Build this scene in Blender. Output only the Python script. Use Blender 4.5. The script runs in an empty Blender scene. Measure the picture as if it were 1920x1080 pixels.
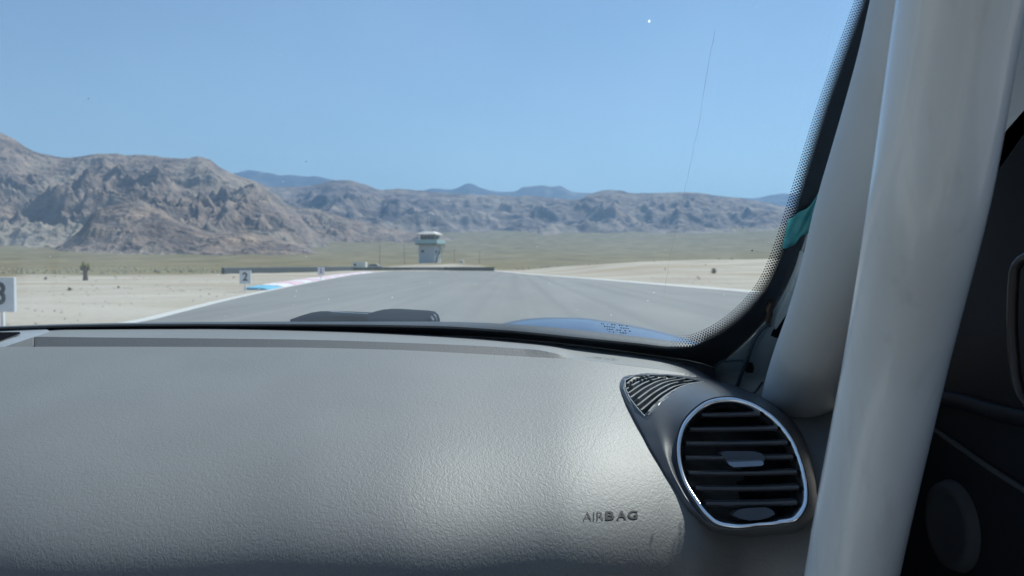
import bpy, math, random
import numpy as np
from mathutils import Vector
random.seed(7); rng = np.random.default_rng(7)
S = bpy.context.scene
COL = S.collection
R = math.radians

# ------------------------------------------------------------------ camera
EYE = 1.15; FPX = 1500.0; PITCH = R(1.64)
cam = bpy.data.objects.new('camera', bpy.data.cameras.new('camera')); COL.objects.link(cam)
cam.location = (0, 0, EYE); cam.rotation_euler = (R(90) - PITCH, 0, 0)
cam.data.sensor_width = 36; cam.data.lens = FPX / 1920 * 36
cam.data.clip_start = .02; cam.data.clip_end = 80000
cam.data.dof.use_dof = True; cam.data.dof.focus_distance = .62; cam.data.dof.aperture_fstop = 17
S.camera = cam
# ------------------------------------------------------------------ world, sun, exposure
SUN_EL, SUN_AZ = R(52), R(41)            # azimuth measured from +Y towards +X
w = bpy.data.worlds.new('World'); S.world = w; w.use_nodes = True
nt = w.node_tree; bg = nt.nodes['Background']
sky = nt.nodes.new('ShaderNodeTexSky'); sky.sky_type = 'NISHITA'; sky.sun_disc = False
sky.sun_elevation = SUN_EL; sky.sun_rotation = SUN_AZ
sky.altitude = 2000; sky.air_density = 1.35; sky.dust_density = .1; sky.ozone_density = 2.0
nt.links.new(sky.outputs[0], bg.inputs[0]); bg.inputs[1].default_value = .080
sl = bpy.data.lights.new('sun', 'SUN'); sl.energy = 4.2; sl.angle = R(.53); sl.color = (1, .955, .88)
so = bpy.data.objects.new('sun', sl); COL.objects.link(so); so.location = (20, 20, 40)
SD = Vector((math.sin(SUN_AZ) * math.cos(SUN_EL), math.cos(SUN_AZ) * math.cos(SUN_EL), math.sin(SUN_EL)))
so.rotation_euler = SD.to_track_quat('Z', 'Y').to_euler()
S.view_settings.view_transform = 'Standard'; S.view_settings.look = 'None'
S.view_settings.exposure = 0.56; S.view_settings.gamma = 1.0
S.cycles.max_bounces = 8; S.cycles.transparent_max_bounces = 24; S.cycles.volume_bounces = 0
S.cycles.use_denoising = True; S.cycles.caustics_reflective = False; S.cycles.caustics_refractive = False
HAZE_DENSITY = 6.2e-5

# ------------------------------------------------------------------ helpers
cp, sp = math.cos(PITCH), math.sin(PITCH)
def ray(px, py):
    u = (540 - py) / FPX
    y = cp + u * sp
    return (px - 960) / FPX / y, (u * cp - sp) / y          # x and z per metre of depth
def at(px, py, Y):
    a, b = ray(px, py); return (a * Y, Y, EYE + b * Y)
def on_ground(px, py, z=0.0):
    a, b = ray(px, py); Y = (z - EYE) / b; return (a * Y, Y, z)
def crv(pts, x):                                           # smooth interpolation through points
    pts = np.array(pts, float); X = pts[:, 0]; out = []
    for k in range(1, pts.shape[1]):
        V = pts[:, k]; m = np.gradient(V, X) if len(X) > 2 else np.full(len(X), (V[-1]-V[0])/(X[-1]-X[0]))
        d = np.diff(V) / np.diff(X)
        for i in range(1, len(X) - 1):
            m[i] = 0 if d[i-1] * d[i] <= 0 else 2 * d[i-1] * d[i] / (d[i-1] + d[i])
        xx = np.clip(x, X[0], X[-1]); i = np.clip(np.searchsorted(X, xx, side='right') - 1, 0, len(X) - 2)
        h = X[i+1] - X[i]; t = (xx - X[i]) / h
        out.append((2*t**3-3*t**2+1)*V[i] + (t**3-2*t**2+t)*h*m[i] + (3*t**2-2*t**3)*V[i+1] + (t**3-t**2)*h*m[i+1])
    return out[0] if len(out) == 1 else out

def tag(o, label=None, cat=None, group=None, kind=None):
    if label: o['label'] = label
    if cat: o['category'] = cat
    if group: o['group'] = group
    if kind: o['kind'] = kind
    return o
ORIG = {}
def empty(name, loc):
    o = bpy.data.objects.new(name, None); COL.objects.link(o); o.location = loc; ORIG[o.name] = Vector(loc)
    o.empty_display_size = .1; return o
def mesh(name, verts, faces, m, parent=None, smooth=False, root=None):
    """verts in world metres"""
    me = bpy.data.meshes.new(name); o0 = ORIG.get(root.name) if root else (ORIG.get(parent.name) if parent and parent.name in ORIG else None)
    v = np.array([tuple(p) for p in verts], float)
    if parent is not None and o0 is None and 'rt' in parent: o0 = Vector(parent['rt'])
    if o0 is not None: v = v - np.array(tuple(o0))
    me.from_pydata(v.tolist(), [], [tuple(int(i) for i in f) for f in faces])
    if m: me.materials.append(m)
    me.update()
    if smooth: me.polygons.foreach_set('use_smooth', [True] * len(me.polygons))
    o = bpy.data.objects.new(name, me); COL.objects.link(o)
    if parent is not None:
        o.parent = parent
    if o0 is not None and parent is not None: RT[o.name] = o0; ORIG[o.name] = o0
    return o
RT = {}
def grid_faces(n, m_, closed=False):
    f = []
    for i in range(n - 1):
        for j in range(m_ if closed else m_ - 1):
            j2 = (j + 1) % m_
            f.append((i*m_+j, i*m_+j2, (i+1)*m_+j2, (i+1)*m_+j))
    return f
class MB:
    def __init__(s): s.v = []; s.f = []
    def add(s, v, f):
        b = len(s.v); s.v += [tuple(p) for p in v]; s.f += [tuple(i + b for i in q) for q in f]; return s
    def box(s, c, d, rz=0):
        hx, hy, hz = d[0]/2, d[1]/2, d[2]/2; ca, sa = math.cos(rz), math.sin(rz)
        v = [(c[0]+x*ca-y*sa, c[1]+x*sa+y*ca, c[2]+z) for x in (-hx, hx) for y in (-hy, hy) for z in (-hz, hz)]
        return s.add(v, [(0,1,3,2),(4,6,7,5),(0,4,5,1),(2,3,7,6),(0,2,6,4),(1,5,7,3)])
    def tube(s, pts, rad, n=10, cap=True):
        P = [Vector(p) for p in pts]; rr = rad if hasattr(rad, '__len__') else [rad]*len(P); V = []; up = Vector((0.13, .2, 1)).normalized()
        for i, p in enumerate(P):
            t = (P[min(i+1, len(P)-1)] - P[max(i-1, 0)]).normalized()
            a = t.cross(up)
            if a.length < 1e-3: a = t.cross(Vector((1, 0, 0)))
            a.normalize(); b = a.cross(t)
            for k in range(n):
                an = 2*math.pi*k/n; V.append(p + (a*math.cos(an) + b*math.sin(an)) * rr[i])
        F = grid_faces(len(P), n, True)
        if cap: F += [tuple(range(n)), tuple(range((len(P)-1)*n + n-1, (len(P)-1)*n-1, -1))]
        return s.add(V, F)
    def prism(s, poly, off):                                # polygon of 3D points extruded by a vector
        n = len(poly); P = [Vector(p) for p in poly]; o = Vector(off)
        return s.add(P + [p + o for p in P], [tuple(range(n)), tuple(range(2*n-1, n-1, -1))] + [(i, (i+1) % n, n+(i+1) % n, n+i) for i in range(n)])
    def build(s, name, m, parent=None, smooth=False): return mesh(name, s.v, s.f, m, parent, smooth)

def vnoise(x, y, seed=0):
    xi = np.floor(x).astype(np.int64); yi = np.floor(y).astype(np.int64); fx = x-xi; fy = y-yi
    def h(a, b):
        n = (a*374761393 + b*668265263 + seed*1442695041) & 0xffffffff
        n = ((n ^ (n >> 13)) * 1274126177) & 0xffffffff
        return ((n ^ (n >> 16)) & 0xffff) / 65535.0
    ux = fx*fx*fx*(fx*(fx*6-15)+10); uy = fy*fy*fy*(fy*(fy*6-15)+10)
    return (h(xi, yi)*(1-ux)+h(xi+1, yi)*ux)*(1-uy) + (h(xi, yi+1)*(1-ux)+h(xi+1, yi+1)*ux)*uy
def ridged(x, y, octv=5, seed=0, gain=.5):
    s = 0; a = 1; tot = 0; wgt = 1.0
    for k in range(octv):
        n = 1 - np.abs(2*vnoise(x*2**k+17*k, y*2**k-9*k, seed+k)-1); n = n*n*wgt
        wgt = np.clip(n*1.6, 0, 1); s = s + n*a; tot += a; a *= gain
    return s/tot
def fbm(x, y, octv=4, seed=0):
    s = 0; a = 1; tot = 0
    for k in range(octv): s = s + a*vnoise(x*2**k+5*k, y*2**k+3*k, seed+k); tot += a; a *= .5
    return s/tot

# ------------------------------------------------------------------ materials
def mat(name, col, rough=.6, metal=0, spec=.5, coat=0, coat_r=.1):
    m = bpy.data.materials.new(name); m.use_nodes = True; b = m.node_tree.nodes['Principled BSDF']
    b.inputs['Base Color'].default_value = (*col, 1); b.inputs['Roughness'].default_value = rough
    b.inputs['Metallic'].default_value = metal; b.inputs['Specular IOR Level'].default_value = spec
    b.inputs['Coat Weight'].default_value = coat; b.inputs['Coat Roughness'].default_value = coat_r
    return m
def N(m, t, **kw):
    n = m.node_tree.nodes.new(t)
    for k, v in kw.items():
        if k in n.inputs: n.inputs[k].default_value = v
        else: setattr(n, k, v)
    return n
def L(m, a, b): m.node_tree.links.new(a, b)
def P(m): return m.node_tree.nodes['Principled BSDF']
def mottle(m, c1, c2, scale, detail=6, lo=.35, hi=.65, coord='Object', stretch=None):
    tc = N(m, 'ShaderNodeTexCoord'); no = N(m, 'ShaderNodeTexNoise'); no.inputs['Scale'].default_value = scale; no.inputs['Detail'].default_value = detail
    src = tc.outputs[coord]
    if stretch:
        mp = N(m, 'ShaderNodeMapping'); mp.inputs['Scale'].default_value = stretch; L(m, src, mp.inputs[0]); src = mp.outputs[0]
    L(m, src, no.inputs['Vector'])
    cr = N(m, 'ShaderNodeValToRGB'); cr.color_ramp.elements[0].position = lo; cr.color_ramp.elements[1].position = hi
    cr.color_ramp.elements[0].color = (*c1, 1); cr.color_ramp.elements[1].color = (*c2, 1)
    L(m, no.outputs['Fac'], cr.inputs[0]); return cr.outputs[0], no, src
def add_bump(m, hout, strength, dist, prev=None):
    b = N(m, 'ShaderNodeBump'); b.inputs['Strength'].default_value = strength; b.inputs['Distance'].default_value = dist
    L(m, hout, b.inputs['Height'])
    if prev: L(m, prev, b.inputs['Normal'])
    L(m, b.outputs[0], P(m).inputs['Normal']); return b.outputs[0]

def leather(name, col, rough):
    m = mat(name, col, rough, spec=1.0)
    c, no, src = mottle(m, tuple(x*.95 for x in col), tuple(x*1.05 for x in col), 9, 4)
    L(m, c, P(m).inputs['Base Color'])
    # soft warp + cells like moulded leather grain
    n2 = N(m, 'ShaderNodeTexNoise'); n2.inputs['Scale'].default_value = 190; n2.inputs['Detail'].default_value = 2; L(m, src, n2.inputs['Vector'])
    mx = N(m, 'ShaderNodeMixRGB'); mx.blend_type = 'LINEAR_LIGHT'; mx.inputs[0].default_value = .0035
    L(m, src, mx.inputs[1]); L(m, n2.outputs['Color'], mx.inputs[2])
    mp = N(m, 'ShaderNodeMapping'); mp.inputs['Rotation'].default_value = (0, 0, .5); mp.inputs['Scale'].default_value = (1, .62, .62); L(m, mx.outputs[0], mp.inputs[0])
    v = N(m, 'ShaderNodeTexVoronoi'); v.feature = 'SMOOTH_F1'; v.inputs['Scale'].default_value = 720; v.inputs['Smoothness'].default_value = .55; L(m, mp.outputs[0], v.inputs['Vector'])
    n3 = N(m, 'ShaderNodeTexNoise'); n3.inputs['Scale'].default_value = 330; n3.inputs['Detail'].default_value = 3; L(m, src, n3.inputs['Vector'])
    ma = N(m, 'ShaderNodeMath'); ma.operation = 'MULTIPLY_ADD'; ma.inputs[1].default_value = -1.0; L(m, v.outputs['Distance'], ma.inputs[0]); L(m, n3.outputs['Fac'], ma.inputs[2])
    b = add_bump(m, ma.outputs[0], .25, .0007)
    n4 = N(m, 'ShaderNodeTexNoise'); n4.inputs['Scale'].default_value = 5; n4.inputs['Detail'].default_value = 5; L(m, src, n4.inputs['Vector'])
    mr = N(m, 'ShaderNodeMapRange'); mr.inputs['To Min'].default_value = rough-.05; mr.inputs['To Max'].default_value = rough+.07; L(m, n4.outputs['Fac'], mr.inputs[0]); L(m, mr.outputs[0], P(m).inputs['Roughness'])
    return m
def plain(name, col, rough=.5, metal=0, spec=.5, coat=0, bump=.0002, scale=300, var=.12, coat_r=.1):
    m = mat(name, col, rough, metal, spec, coat, coat_r)
    c, no, src = mottle(m, tuple(x*(1-var) for x in col), tuple(min(1, x*(1+var)) for x in col), 14, 5)
    L(m, c, P(m).inputs['Base Color'])
    if bump:
        n2 = N(m, 'ShaderNodeTexNoise'); n2.inputs['Scale'].default_value = scale; n2.inputs['Detail'].default_value = 3; L(m, src, n2.inputs['Vector'])
        add_bump(m, n2.outputs['Fac'], .4, bump)
    return m
M = {}
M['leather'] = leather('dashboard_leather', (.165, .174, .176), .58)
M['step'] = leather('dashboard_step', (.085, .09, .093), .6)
M['pod'] = plain('satin_plastic', (.085, .092, .102), .36, scale=900, bump=.0002)
M['black'] = plain('black_plastic', (.012, .013, .016), .45)
M['slat'] = plain('slat_plastic', (.05, .052, .058), .25, bump=0)
M['chrome'] = plain('satin_chrome', (.84, .85, .87), .22, metal=1, bump=0, var=.04)
M['door'] = plain('door_plastic', (.005, .006, .009), .6, spec=.25, scale=500)
M['frit'] = plain('black_frit', (.035, .037, .046), .35, bump=0)
M['rubber'] = plain('wiper_rubber', (.10, .135, .17), .5, bump=.0004, scale=120)
M['cowl'] = plain('cowl_plastic', (.06, .075, .09), .5, bump=.0004, scale=150)
M['grey_plastic'] = plain('pale_grey_plastic', (.30, .33, .36), .5)
M['pull'] = plain('brown_trim', (.022, .018, .018), .35, bump=0); M['speaker'] = plain('speaker_cloth', (.03, .034, .04), .8); M['fin'] = plain('fin_plastic', (.22, .24, .25), .5, bump=0); M['trim'] = plain('dull_metal', (.30, .30, .31), .3, metal=1, bump=0); M['text'] = plain('lettering', (.012, .012, .014), .6, bump=0)
M['lining'] = plain('roof_lining', (.78, .79, .80), .9)
M['floor'] = plain('bare_floor', (.42, .44, .46), .8); M['seat'] = plain('seat_cloth', (.35, .36, .37), .9)
M['tape'] = mat('masking_tape', (.06, .36, .37), .55)
tc_, no_, s_ = mottle(M['tape'], (.16, .70, .76), (.28, .84, .86), 60, 4); L(M['tape'], tc_, P(M['tape']).inputs['Base Color'])
add_bump(M['tape'], no_.outputs['Fac'], .5, .001)
_t = M['tape'].node_tree; _o = _t.nodes['Material Output']; _tl = _t.nodes.new('ShaderNodeBsdfTranslucent'); _t.links.new(tc_, _tl.inputs[0])
_m = _t.nodes.new('ShaderNodeMixShader'); _m.inputs[0].default_value = .5; _t.links.new(P(M['tape']).outputs[0], _m.inputs[1]); _t.links.new(_tl.outputs[0], _m.inputs[2]); _t.links.new(_m.outputs[0], _o.inputs[0])
def paint(name, col, dirt):
    m = mat(name, col, .34, coat=.7, coat_r=.07)
    c, no, src = mottle(m, tuple(x*.9 for x in col), tuple(x*1.05 for x in col), 6, 5)
    n2 = N(m, 'ShaderNodeTexNoise'); n2.inputs['Scale'].default_value = 22; n2.inputs['Detail'].default_value = 8
    mp = N(m, 'ShaderNodeMapping'); mp.inputs['Scale'].default_value = (5, 5, .3); L(m, src, mp.inputs[0]); L(m, mp.outputs[0], n2.inputs['Vector'])
    cr = N(m, 'ShaderNodeValToRGB'); cr.color_ramp.elements[0].position = .56; cr.color_ramp.elements[1].position = .74; L(m, n2.outputs['Fac'], cr.inputs[0])
    mm = N(m, 'ShaderNodeMath'); mm.operation = 'MULTIPLY'; mm.inputs[1].default_value = .35; L(m, cr.outputs[0], mm.inputs[0])
    mx = N(m, 'ShaderNodeMixRGB'); L(m, mm.outputs[0], mx.inputs[0]); L(m, c, mx.inputs[1]); mx.inputs[2].default_value = (*dirt, 1)
    L(m, mx.outputs[0], P(m).inputs['Base Color'])
    n3 = N(m, 'ShaderNodeTexNoise'); n3.inputs['Scale'].default_value = 16; L(m, mp.outputs[0], n3.inputs['Vector']); add_bump(m, n3.outputs['Fac'], .25, .0012)
    return m
M['paint'] = paint('pale_cage_paint', (.86, .88, .88), (.62, .63, .63))
M['body_paint'] = paint('pale_body_paint', (.62, .72, .76), (.42, .44, .44))
M['trimpaint'] = plain('matte_trim', (.62, .66, .68), .55, bump=.0003, scale=200, var=.03); M['blue'] = mat('blue_bodywork', (.03, .07, .15), .4, metal=.2, coat=.5, coat_r=.04)
M['rust'] = plain('brown_sealant', (.16, .10, .07), .8, bump=.002, scale=80, var=.6)
def schlick(gn, f0, k):
    lw = gn.nodes.new('ShaderNodeLayerWeight'); lw.inputs[0].default_value = .5
    pw = gn.nodes.new('ShaderNodeMath'); pw.operation = 'POWER'; pw.inputs[1].default_value = 5; gn.links.new(lw.outputs['Facing'], pw.inputs[0])
    ad = gn.nodes.new('ShaderNodeMath'); ad.operation = 'MULTIPLY_ADD'; ad.inputs[1].default_value = k; ad.inputs[2].default_value = f0; gn.links.new(pw.outputs[0], ad.inputs[0])
    return ad
# windscreen glass: clear with reflections and a film of dust
g = bpy.data.materials.new('windscreen_glass'); g.use_nodes = True; gn = g.node_tree; gn.nodes.clear()
out = gn.nodes.new('ShaderNodeOutputMaterial'); tr = gn.nodes.new('ShaderNodeBsdfTransparent'); tr.inputs[0].default_value = (.915, .955, .96, 1)
gl = gn.nodes.new('ShaderNodeBsdfGlossy'); gl.inputs['Roughness'].default_value = .03
fr = schlick(gn, .018, .5)
mx = gn.nodes.new('ShaderNodeMixShader'); gn.links.new(fr.outputs[0], mx.inputs[0]); gn.links.new(tr.outputs[0], mx.inputs[1]); gn.links.new(gl.outputs[0], mx.inputs[2])
df = gn.nodes.new('ShaderNodeBsdfTranslucent'); df.inputs[0].default_value = (.72, .86, 1, 1)
tcg = gn.nodes.new('ShaderNodeTexCoord'); ng = gn.nodes.new('ShaderNodeTexNoise'); ng.inputs['Scale'].default_value = 5; ng.inputs['Detail'].default_value = 7
gn.links.new(tcg.outputs['Object'], ng.inputs['Vector'])
mrg = gn.nodes.new('ShaderNodeMapRange'); mrg.inputs['From Min'].default_value = .3; mrg.inputs['From Max'].default_value = .75; mrg.inputs['To Min'].default_value = .008; mrg.inputs['To Max'].default_value = .026
gn.links.new(ng.outputs['Fac'], mrg.inputs[0])
mx2 = gn.nodes.new('ShaderNodeMixShader'); gn.links.new(mrg.outputs[0], mx2.inputs[0]); gn.links.new(mx.outputs[0], mx2.inputs[1]); gn.links.new(df.outputs[0], mx2.inputs[2])
gn.links.new(mx2.outputs[0], out.inputs[0]); M['glass'] = g
g2 = bpy.data.materials.new('side_glass'); g2.use_nodes = True; gn = g2.node_tree; gn.nodes.clear()
out = gn.nodes.new('ShaderNodeOutputMaterial'); tr = gn.nodes.new('ShaderNodeBsdfTransparent'); tr.inputs[0].default_value = (.94, .96, .95, 1)
gl = gn.nodes.new('ShaderNodeBsdfGlossy'); gl.inputs['Roughness'].default_value = .02; fr = schlick(gn, .04, .9)
mx = gn.nodes.new('ShaderNodeMixShader'); gn.links.new(fr.outputs[0], mx.inputs[0]); gn.links.new(tr.outputs[0], mx.inputs[1]); gn.links.new(gl.outputs[0], mx.inputs[2]); gn.links.new(mx.outputs[0], out.inputs[0]); M['sglass'] = g2

# ------------------------------------------------------------------ ground
_re0 = [on_ground(*p) for p in [(1420, 550), (1250, 536), (1100, 523), (1000, 515.5), (940, 509.5), (925, 508.2)]]
REY = [-10]+[p[1] for p in _re0]; REX = [13.2]+[p[0] for p in _re0]
SAND_TOP = [(-2000, .0), (925, .0), (1000, .5), (1100, 1.15), (1200, 1.75), (1300, 2.1), (1450, 2.3), (1700, 2.5), (2600, 2.5)]
def az_px(x, y):
    return np.where(y > .2*np.abs(x), 960 + 1500*x/np.maximum(y, 1e-3), np.where(x > 0, 9000, -9000))
def sstep(a, b, t): t = np.clip((t-a)/(b-a), 0, 1); return t*t*(3-2*t)
def ground_z(x, y):
    r = np.hypot(x, y); px = az_px(x, y)
    z = 9e-6*np.clip(r-150, 0, 5400)**2
    st = np.interp(px, [p[0] for p in SAND_TOP], [p[1] for p in SAND_TOP])
    xr = np.interp(y, REY, REX); z = z + st*sstep(48, 150, y)*sstep(1.5, 14, x-xr)*(1-.5*sstep(170, 420, y))
    mt = np.interp(px, [640, 700, 780, 850, 900, 930], [0, .75, 1.55, 1.8, 1.5, 0])
    z = z + mt*sstep(163, 192, y)*(1-sstep(270, 330, y))
    z = z + (fbm(x/60, y/60, 4, 3)-.5)*np.clip((r-300)/600, 0, 1)*6 + (fbm(x/9, y/9, 3, 5)-.5)*.35*sstep(60, 120, r)*sstep(14, 30, np.abs(x+8))
    return z
azs = np.concatenate([np.arange(-180, -48, 4), np.arange(-48, 48, .3), np.arange(48, 180, 4)])
rs = np.concatenate([[.5, 1.5, 3, 5], np.exp(np.arange(math.log(7), math.log(32000), .022))])
A, RR = np.meshgrid(np.radians(azs), rs); X = RR*np.sin(A); Y = RR*np.cos(A); Z = ground_z(X, Y)
gv = np.stack([X, Y, Z], -1).reshape(-1, 3); gv = np.vstack([[[0, 0, 0]], gv]); n1 = len(azs)
gf = [tuple(i+1 for i in q)[::-1] for q in grid_faces(len(rs), n1, True)] + [(0, 1+(j+1) % n1, 1+j) for j in range(n1)]
mg = mat('desert_ground', (.4, .36, .3), .95, spec=.1)
atn = N(mg, 'ShaderNodeAttribute'); atn.attribute_name = 'scrub'
sandc, n_, s_ = mottle(mg, (.335, .29, .235), (.465, .43, .365), .12, 9, .3, .7)
scr, n2_, _ = mottle(mg, (.145, .124, .066), (.215, .185, .108), .02, 10, .35, .65, stretch=(1, .35, 1))
dry, n3_, _ = mottle(mg, (0, 0, 0), (1, 1, 1), .05, 6, .5, .66, stretch=(.5, 1.6, 1))
mxd = N(mg, 'ShaderNodeMixRGB'); mxd.inputs[2].default_value = (.31, .245, .155, 1); L(mg, sandc, mxd.inputs[1])
mm = N(mg, 'ShaderNodeMath'); mm.operation = 'MULTIPLY'; L(mg, dry, mm.inputs[0]); mm.inputs[1].default_value = .8; L(mg, mm.outputs[0], mxd.inputs[0])
mxs = N(mg, 'ShaderNodeMixRGB'); L(mg, atn.outputs['Fac'], mxs.inputs[0]); L(mg, mxd.outputs[0], mxs.inputs[1]); L(mg, scr, mxs.inputs[2]); L(mg, mxs.outputs[0], P(mg).inputs['Base Color'])
nb = N(mg, 'ShaderNodeTexNoise'); nb.inputs['Scale'].default_value = 3; nb.inputs['Detail'].default_value = 8; L(mg, s_, nb.inputs['Vector']); add_bump(mg, nb.outputs['Fac'], .6, .08)
go = mesh('ground', gv, gf, mg, smooth=True); tag(go, kind='structure')
EDGE = [(-2000, 70), (-400, 78), (0, 92), (60, 98), (420, 101), (560, 120), (700, 185), (930, 185), (1000, 170), (1200, 160), (1400, 150), (3000, 130)]
pxg = az_px(gv[:, 0], gv[:, 1]); rg = np.hypot(gv[:, 0], gv[:, 1])
eg = np.interp(pxg, [p[0] for p in EDGE], [p[1] for p in EDGE]) + (fbm(gv[:, 0]/14, gv[:, 1]/14, 3, 8)-.5)*18
scrub = sstep(-4, 6, rg-eg); at_ = go.data.attributes.new('scrub', 'FLOAT', 'POINT'); at_.data.foreach_set('value', scrub.astype(np.float32))

# asphalt
le = [on_ground(*p) for p in [(250, 603), (400, 566), (500, 544.5), (600, 525.5), (660, 515), (735, 508.2)]]
re = [on_ground(*p) for p in [(1420, 550), (1250, 536), (1100, 523), (1000, 515.5), (940, 509.5), (925, 508.2)]]
le = [(-5.2, -60, 0), (-5.6, -10, 0)] + le; re = [(14.5, -60, 0), (13.2, -10, 0)] + re
def resamp(p, n):
    p = np.array(p)[:, :2]; d = np.r_[0, np.cumsum(np.hypot(*np.diff(p, axis=0).T))]; d /= d[-1]; t = np.linspace(0, 1, n)
    return np.stack([np.interp(t, d, p[:, 0]), np.interp(t, d, p[:, 1])], -1)
LE, RE = resamp(le, 60), resamp(re, 60)
ma_ = mat('asphalt', (.2, .2, .2), .85, spec=.35)
c0, na, sa_ = mottle(ma_, (.185, .19, .187), (.235, .236, .228), .35, 8, .3, .7, stretch=(1.6, .22, 1))
mpr = N(ma_, 'ShaderNodeMapping'); mpr.inputs['Rotation'].default_value = (0, 0, -.115); mpr.inputs['Scale'].default_value = (1.1, .012, 1); L(ma_, sa_, mpr.inputs[0])
nr = N(ma_, 'ShaderNodeTexNoise'); nr.inputs['Scale'].default_value = 1.0; nr.inputs['Detail'].default_value = 5; L(ma_, mpr.outputs[0], nr.inputs['Vector'])
rr0 = N(ma_, 'ShaderNodeValToRGB'); rr0.color_ramp.elements[0].position = .36; rr0.color_ramp.elements[0].color = (.90, .90, .91, 1); rr0.color_ramp.elements[1].position = .56; rr0.color_ramp.elements[1].color = (1.03, 1.03, 1.02, 1); L(ma_, nr.outputs['Fac'], rr0.inputs[0])
mur = N(ma_, 'ShaderNodeMixRGB'); mur.blend_type = 'MULTIPLY'; mur.inputs[0].default_value = 1; L(ma_, c0, mur.inputs[1]); L(ma_, rr0.outputs[0], mur.inputs[2]); c1 = mur.outputs[0]
c2, nb_, _ = mottle(ma_, (.86, .86, .86), (1.06, 1.06, 1.06), 70, 3, .3, .7)
mu = N(ma_, 'ShaderNodeMixRGB'); mu.blend_type = 'MULTIPLY'; mu.inputs[0].default_value = 1; L(ma_, c1, mu.inputs[1]); L(ma_, c2, mu.inputs[2]); L(ma_, mu.outputs[0], P(ma_).inputs['Base Color'])
add_bump(ma_, nb_.outputs['Fac'], .5, .006)
def sheet(name, a, b, z, m):
    v = []; 
    for p, q in zip(a, b): v += [(p[0], p[1], z), (q[0], q[1], z)]
    return mesh(name, v, [(2*i, 2*i+1, 2*i+3, 2*i+2) for i in range(len(a)-1)], m)
tag(sheet('road', LE, RE, .012, ma_), kind='structure')
ml = plain('pale_edge_paint', (.54, .54, .52), .8, bump=.003, scale=40, var=.12)
mc = plain('pale_concrete', (.50, .495, .47), .9, bump=.003, scale=30, var=.12)
tag(sheet('road_marking', LE + [-.02, 0], LE + [.32, 0], .018, ml), kind='structure')
tag(sheet('pavement', RE + [-.05, 0], RE + [1.25, 0], .020, mc), kind='structure')
# corner kerb beside the left edge: alternating raised blocks
mk = {'blue': plain('kerb_blue', (.12, .42, .60), .6, bump=.002, scale=60), 'white': plain('kerb_white', (.72, .70, .72), .6, bump=.002, scale=60), 'pink': plain('kerb_faded_red', (.72, .46, .55), .6, bump=.002, scale=60)}
kr = empty('track_kerb', (-11.5, 40, 0)); tag(kr, 'raised track kerb with one blue end and faded pink and white blocks on the left road edge', 'kerb')
kl = np.array([on_ground(*p)[:2] for p in [(505, 544), (540, 536.5), (600, 525.5), (660, 515), (700, 510.8)]]); KL = resamp([(p[0], p[1], 0) for p in kl], 19)
for i in range(18):
    a, b = KL[i], KL[i+1]; wk = 1.2
    mm_ = mk['blue'] if i < 1 else mk['white'] if i % 2 else mk['pink']
    g_ = .03*(b-a)
    q = MB(); q.prism([(a[0]+.05+g_[0], a[1]+g_[1], .012), (b[0]+.05-g_[0], b[1]-g_[1], .012), (b[0]-.3, b[1]-g_[1], .07), (b[0]-wk, b[1]-g_[1], .11), (b[0]-wk, b[1]-g_[1], .0), (a[0]-wk, a[1]+g_[1], .0), (a[0]-wk, a[1]+g_[1], .11), (a[0]-.3, a[1]+g_[1], .07)][:2] + [], (0, 0, .001)) if False else None
    q = MB(); q.add([(a[0]+.05, a[1]+g_[1], .005), (b[0]+.05, b[1]-g_[1], .005), (a[0]-.35, a[1]+g_[1], .09), (b[0]-.35, b[1]-g_[1], .09), (a[0]-wk, a[1]+g_[1], .12), (b[0]-wk, b[1]-g_[1], .12), (a[0]-wk, a[1]+g_[1], -.02), (b[0]-wk, b[1]-g_[1], -.02)],
              [(0, 1, 3, 2), (2, 3, 5, 4), (4, 5, 7, 6), (0, 2, 4, 6), (1, 7, 5, 3), (0, 6, 7, 1)])
    kb = q.build('kerb_block', mm_, kr)
    if i == 0: kb['label'] = 'light blue kerb block'

# ------------------------------------------------------------------ mountains
def rock(name, c1, c2, sc):
    m = mat(name, c1, .95, spec=.1)
    a, n1_, s = mottle(m, c1, c2, sc, 10, .38, .62)
    b, n2_, _ = mottle(m, (.58, .62, .70), (1.22, 1.16, 1.06), sc*3, 8, .35, .65, stretch=(1, 1, 2.2))
    mu = N(m, 'ShaderNodeMixRGB'); mu.blend_type = 'MULTIPLY'; mu.inputs[0].default_value = 1; L(m, a, mu.inputs[1]); L(m, b, mu.inputs[2])
    at2 = N(m, 'ShaderNodeAttribute'); at2.attribute_name = 'apron'; mz = N(m, 'ShaderNodeMixRGB'); L(m, at2.outputs['Fac'], mz.inputs[0]); L(m, mu.outputs[0], mz.inputs[1]); mz.inputs[2].default_value = (.30, .262, .215, 1); L(m, mz.outputs[0], P(m).inputs['Base Color'])
    n3 = N(m, 'ShaderNodeTexNoise'); n3.inputs['Scale'].default_value = sc*6; n3.inputs['Detail'].default_value = 9; L(m, s, n3.inputs['Vector']); add_bump(m, n3.outputs['Fac'], 1, 18)
    return m
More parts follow.
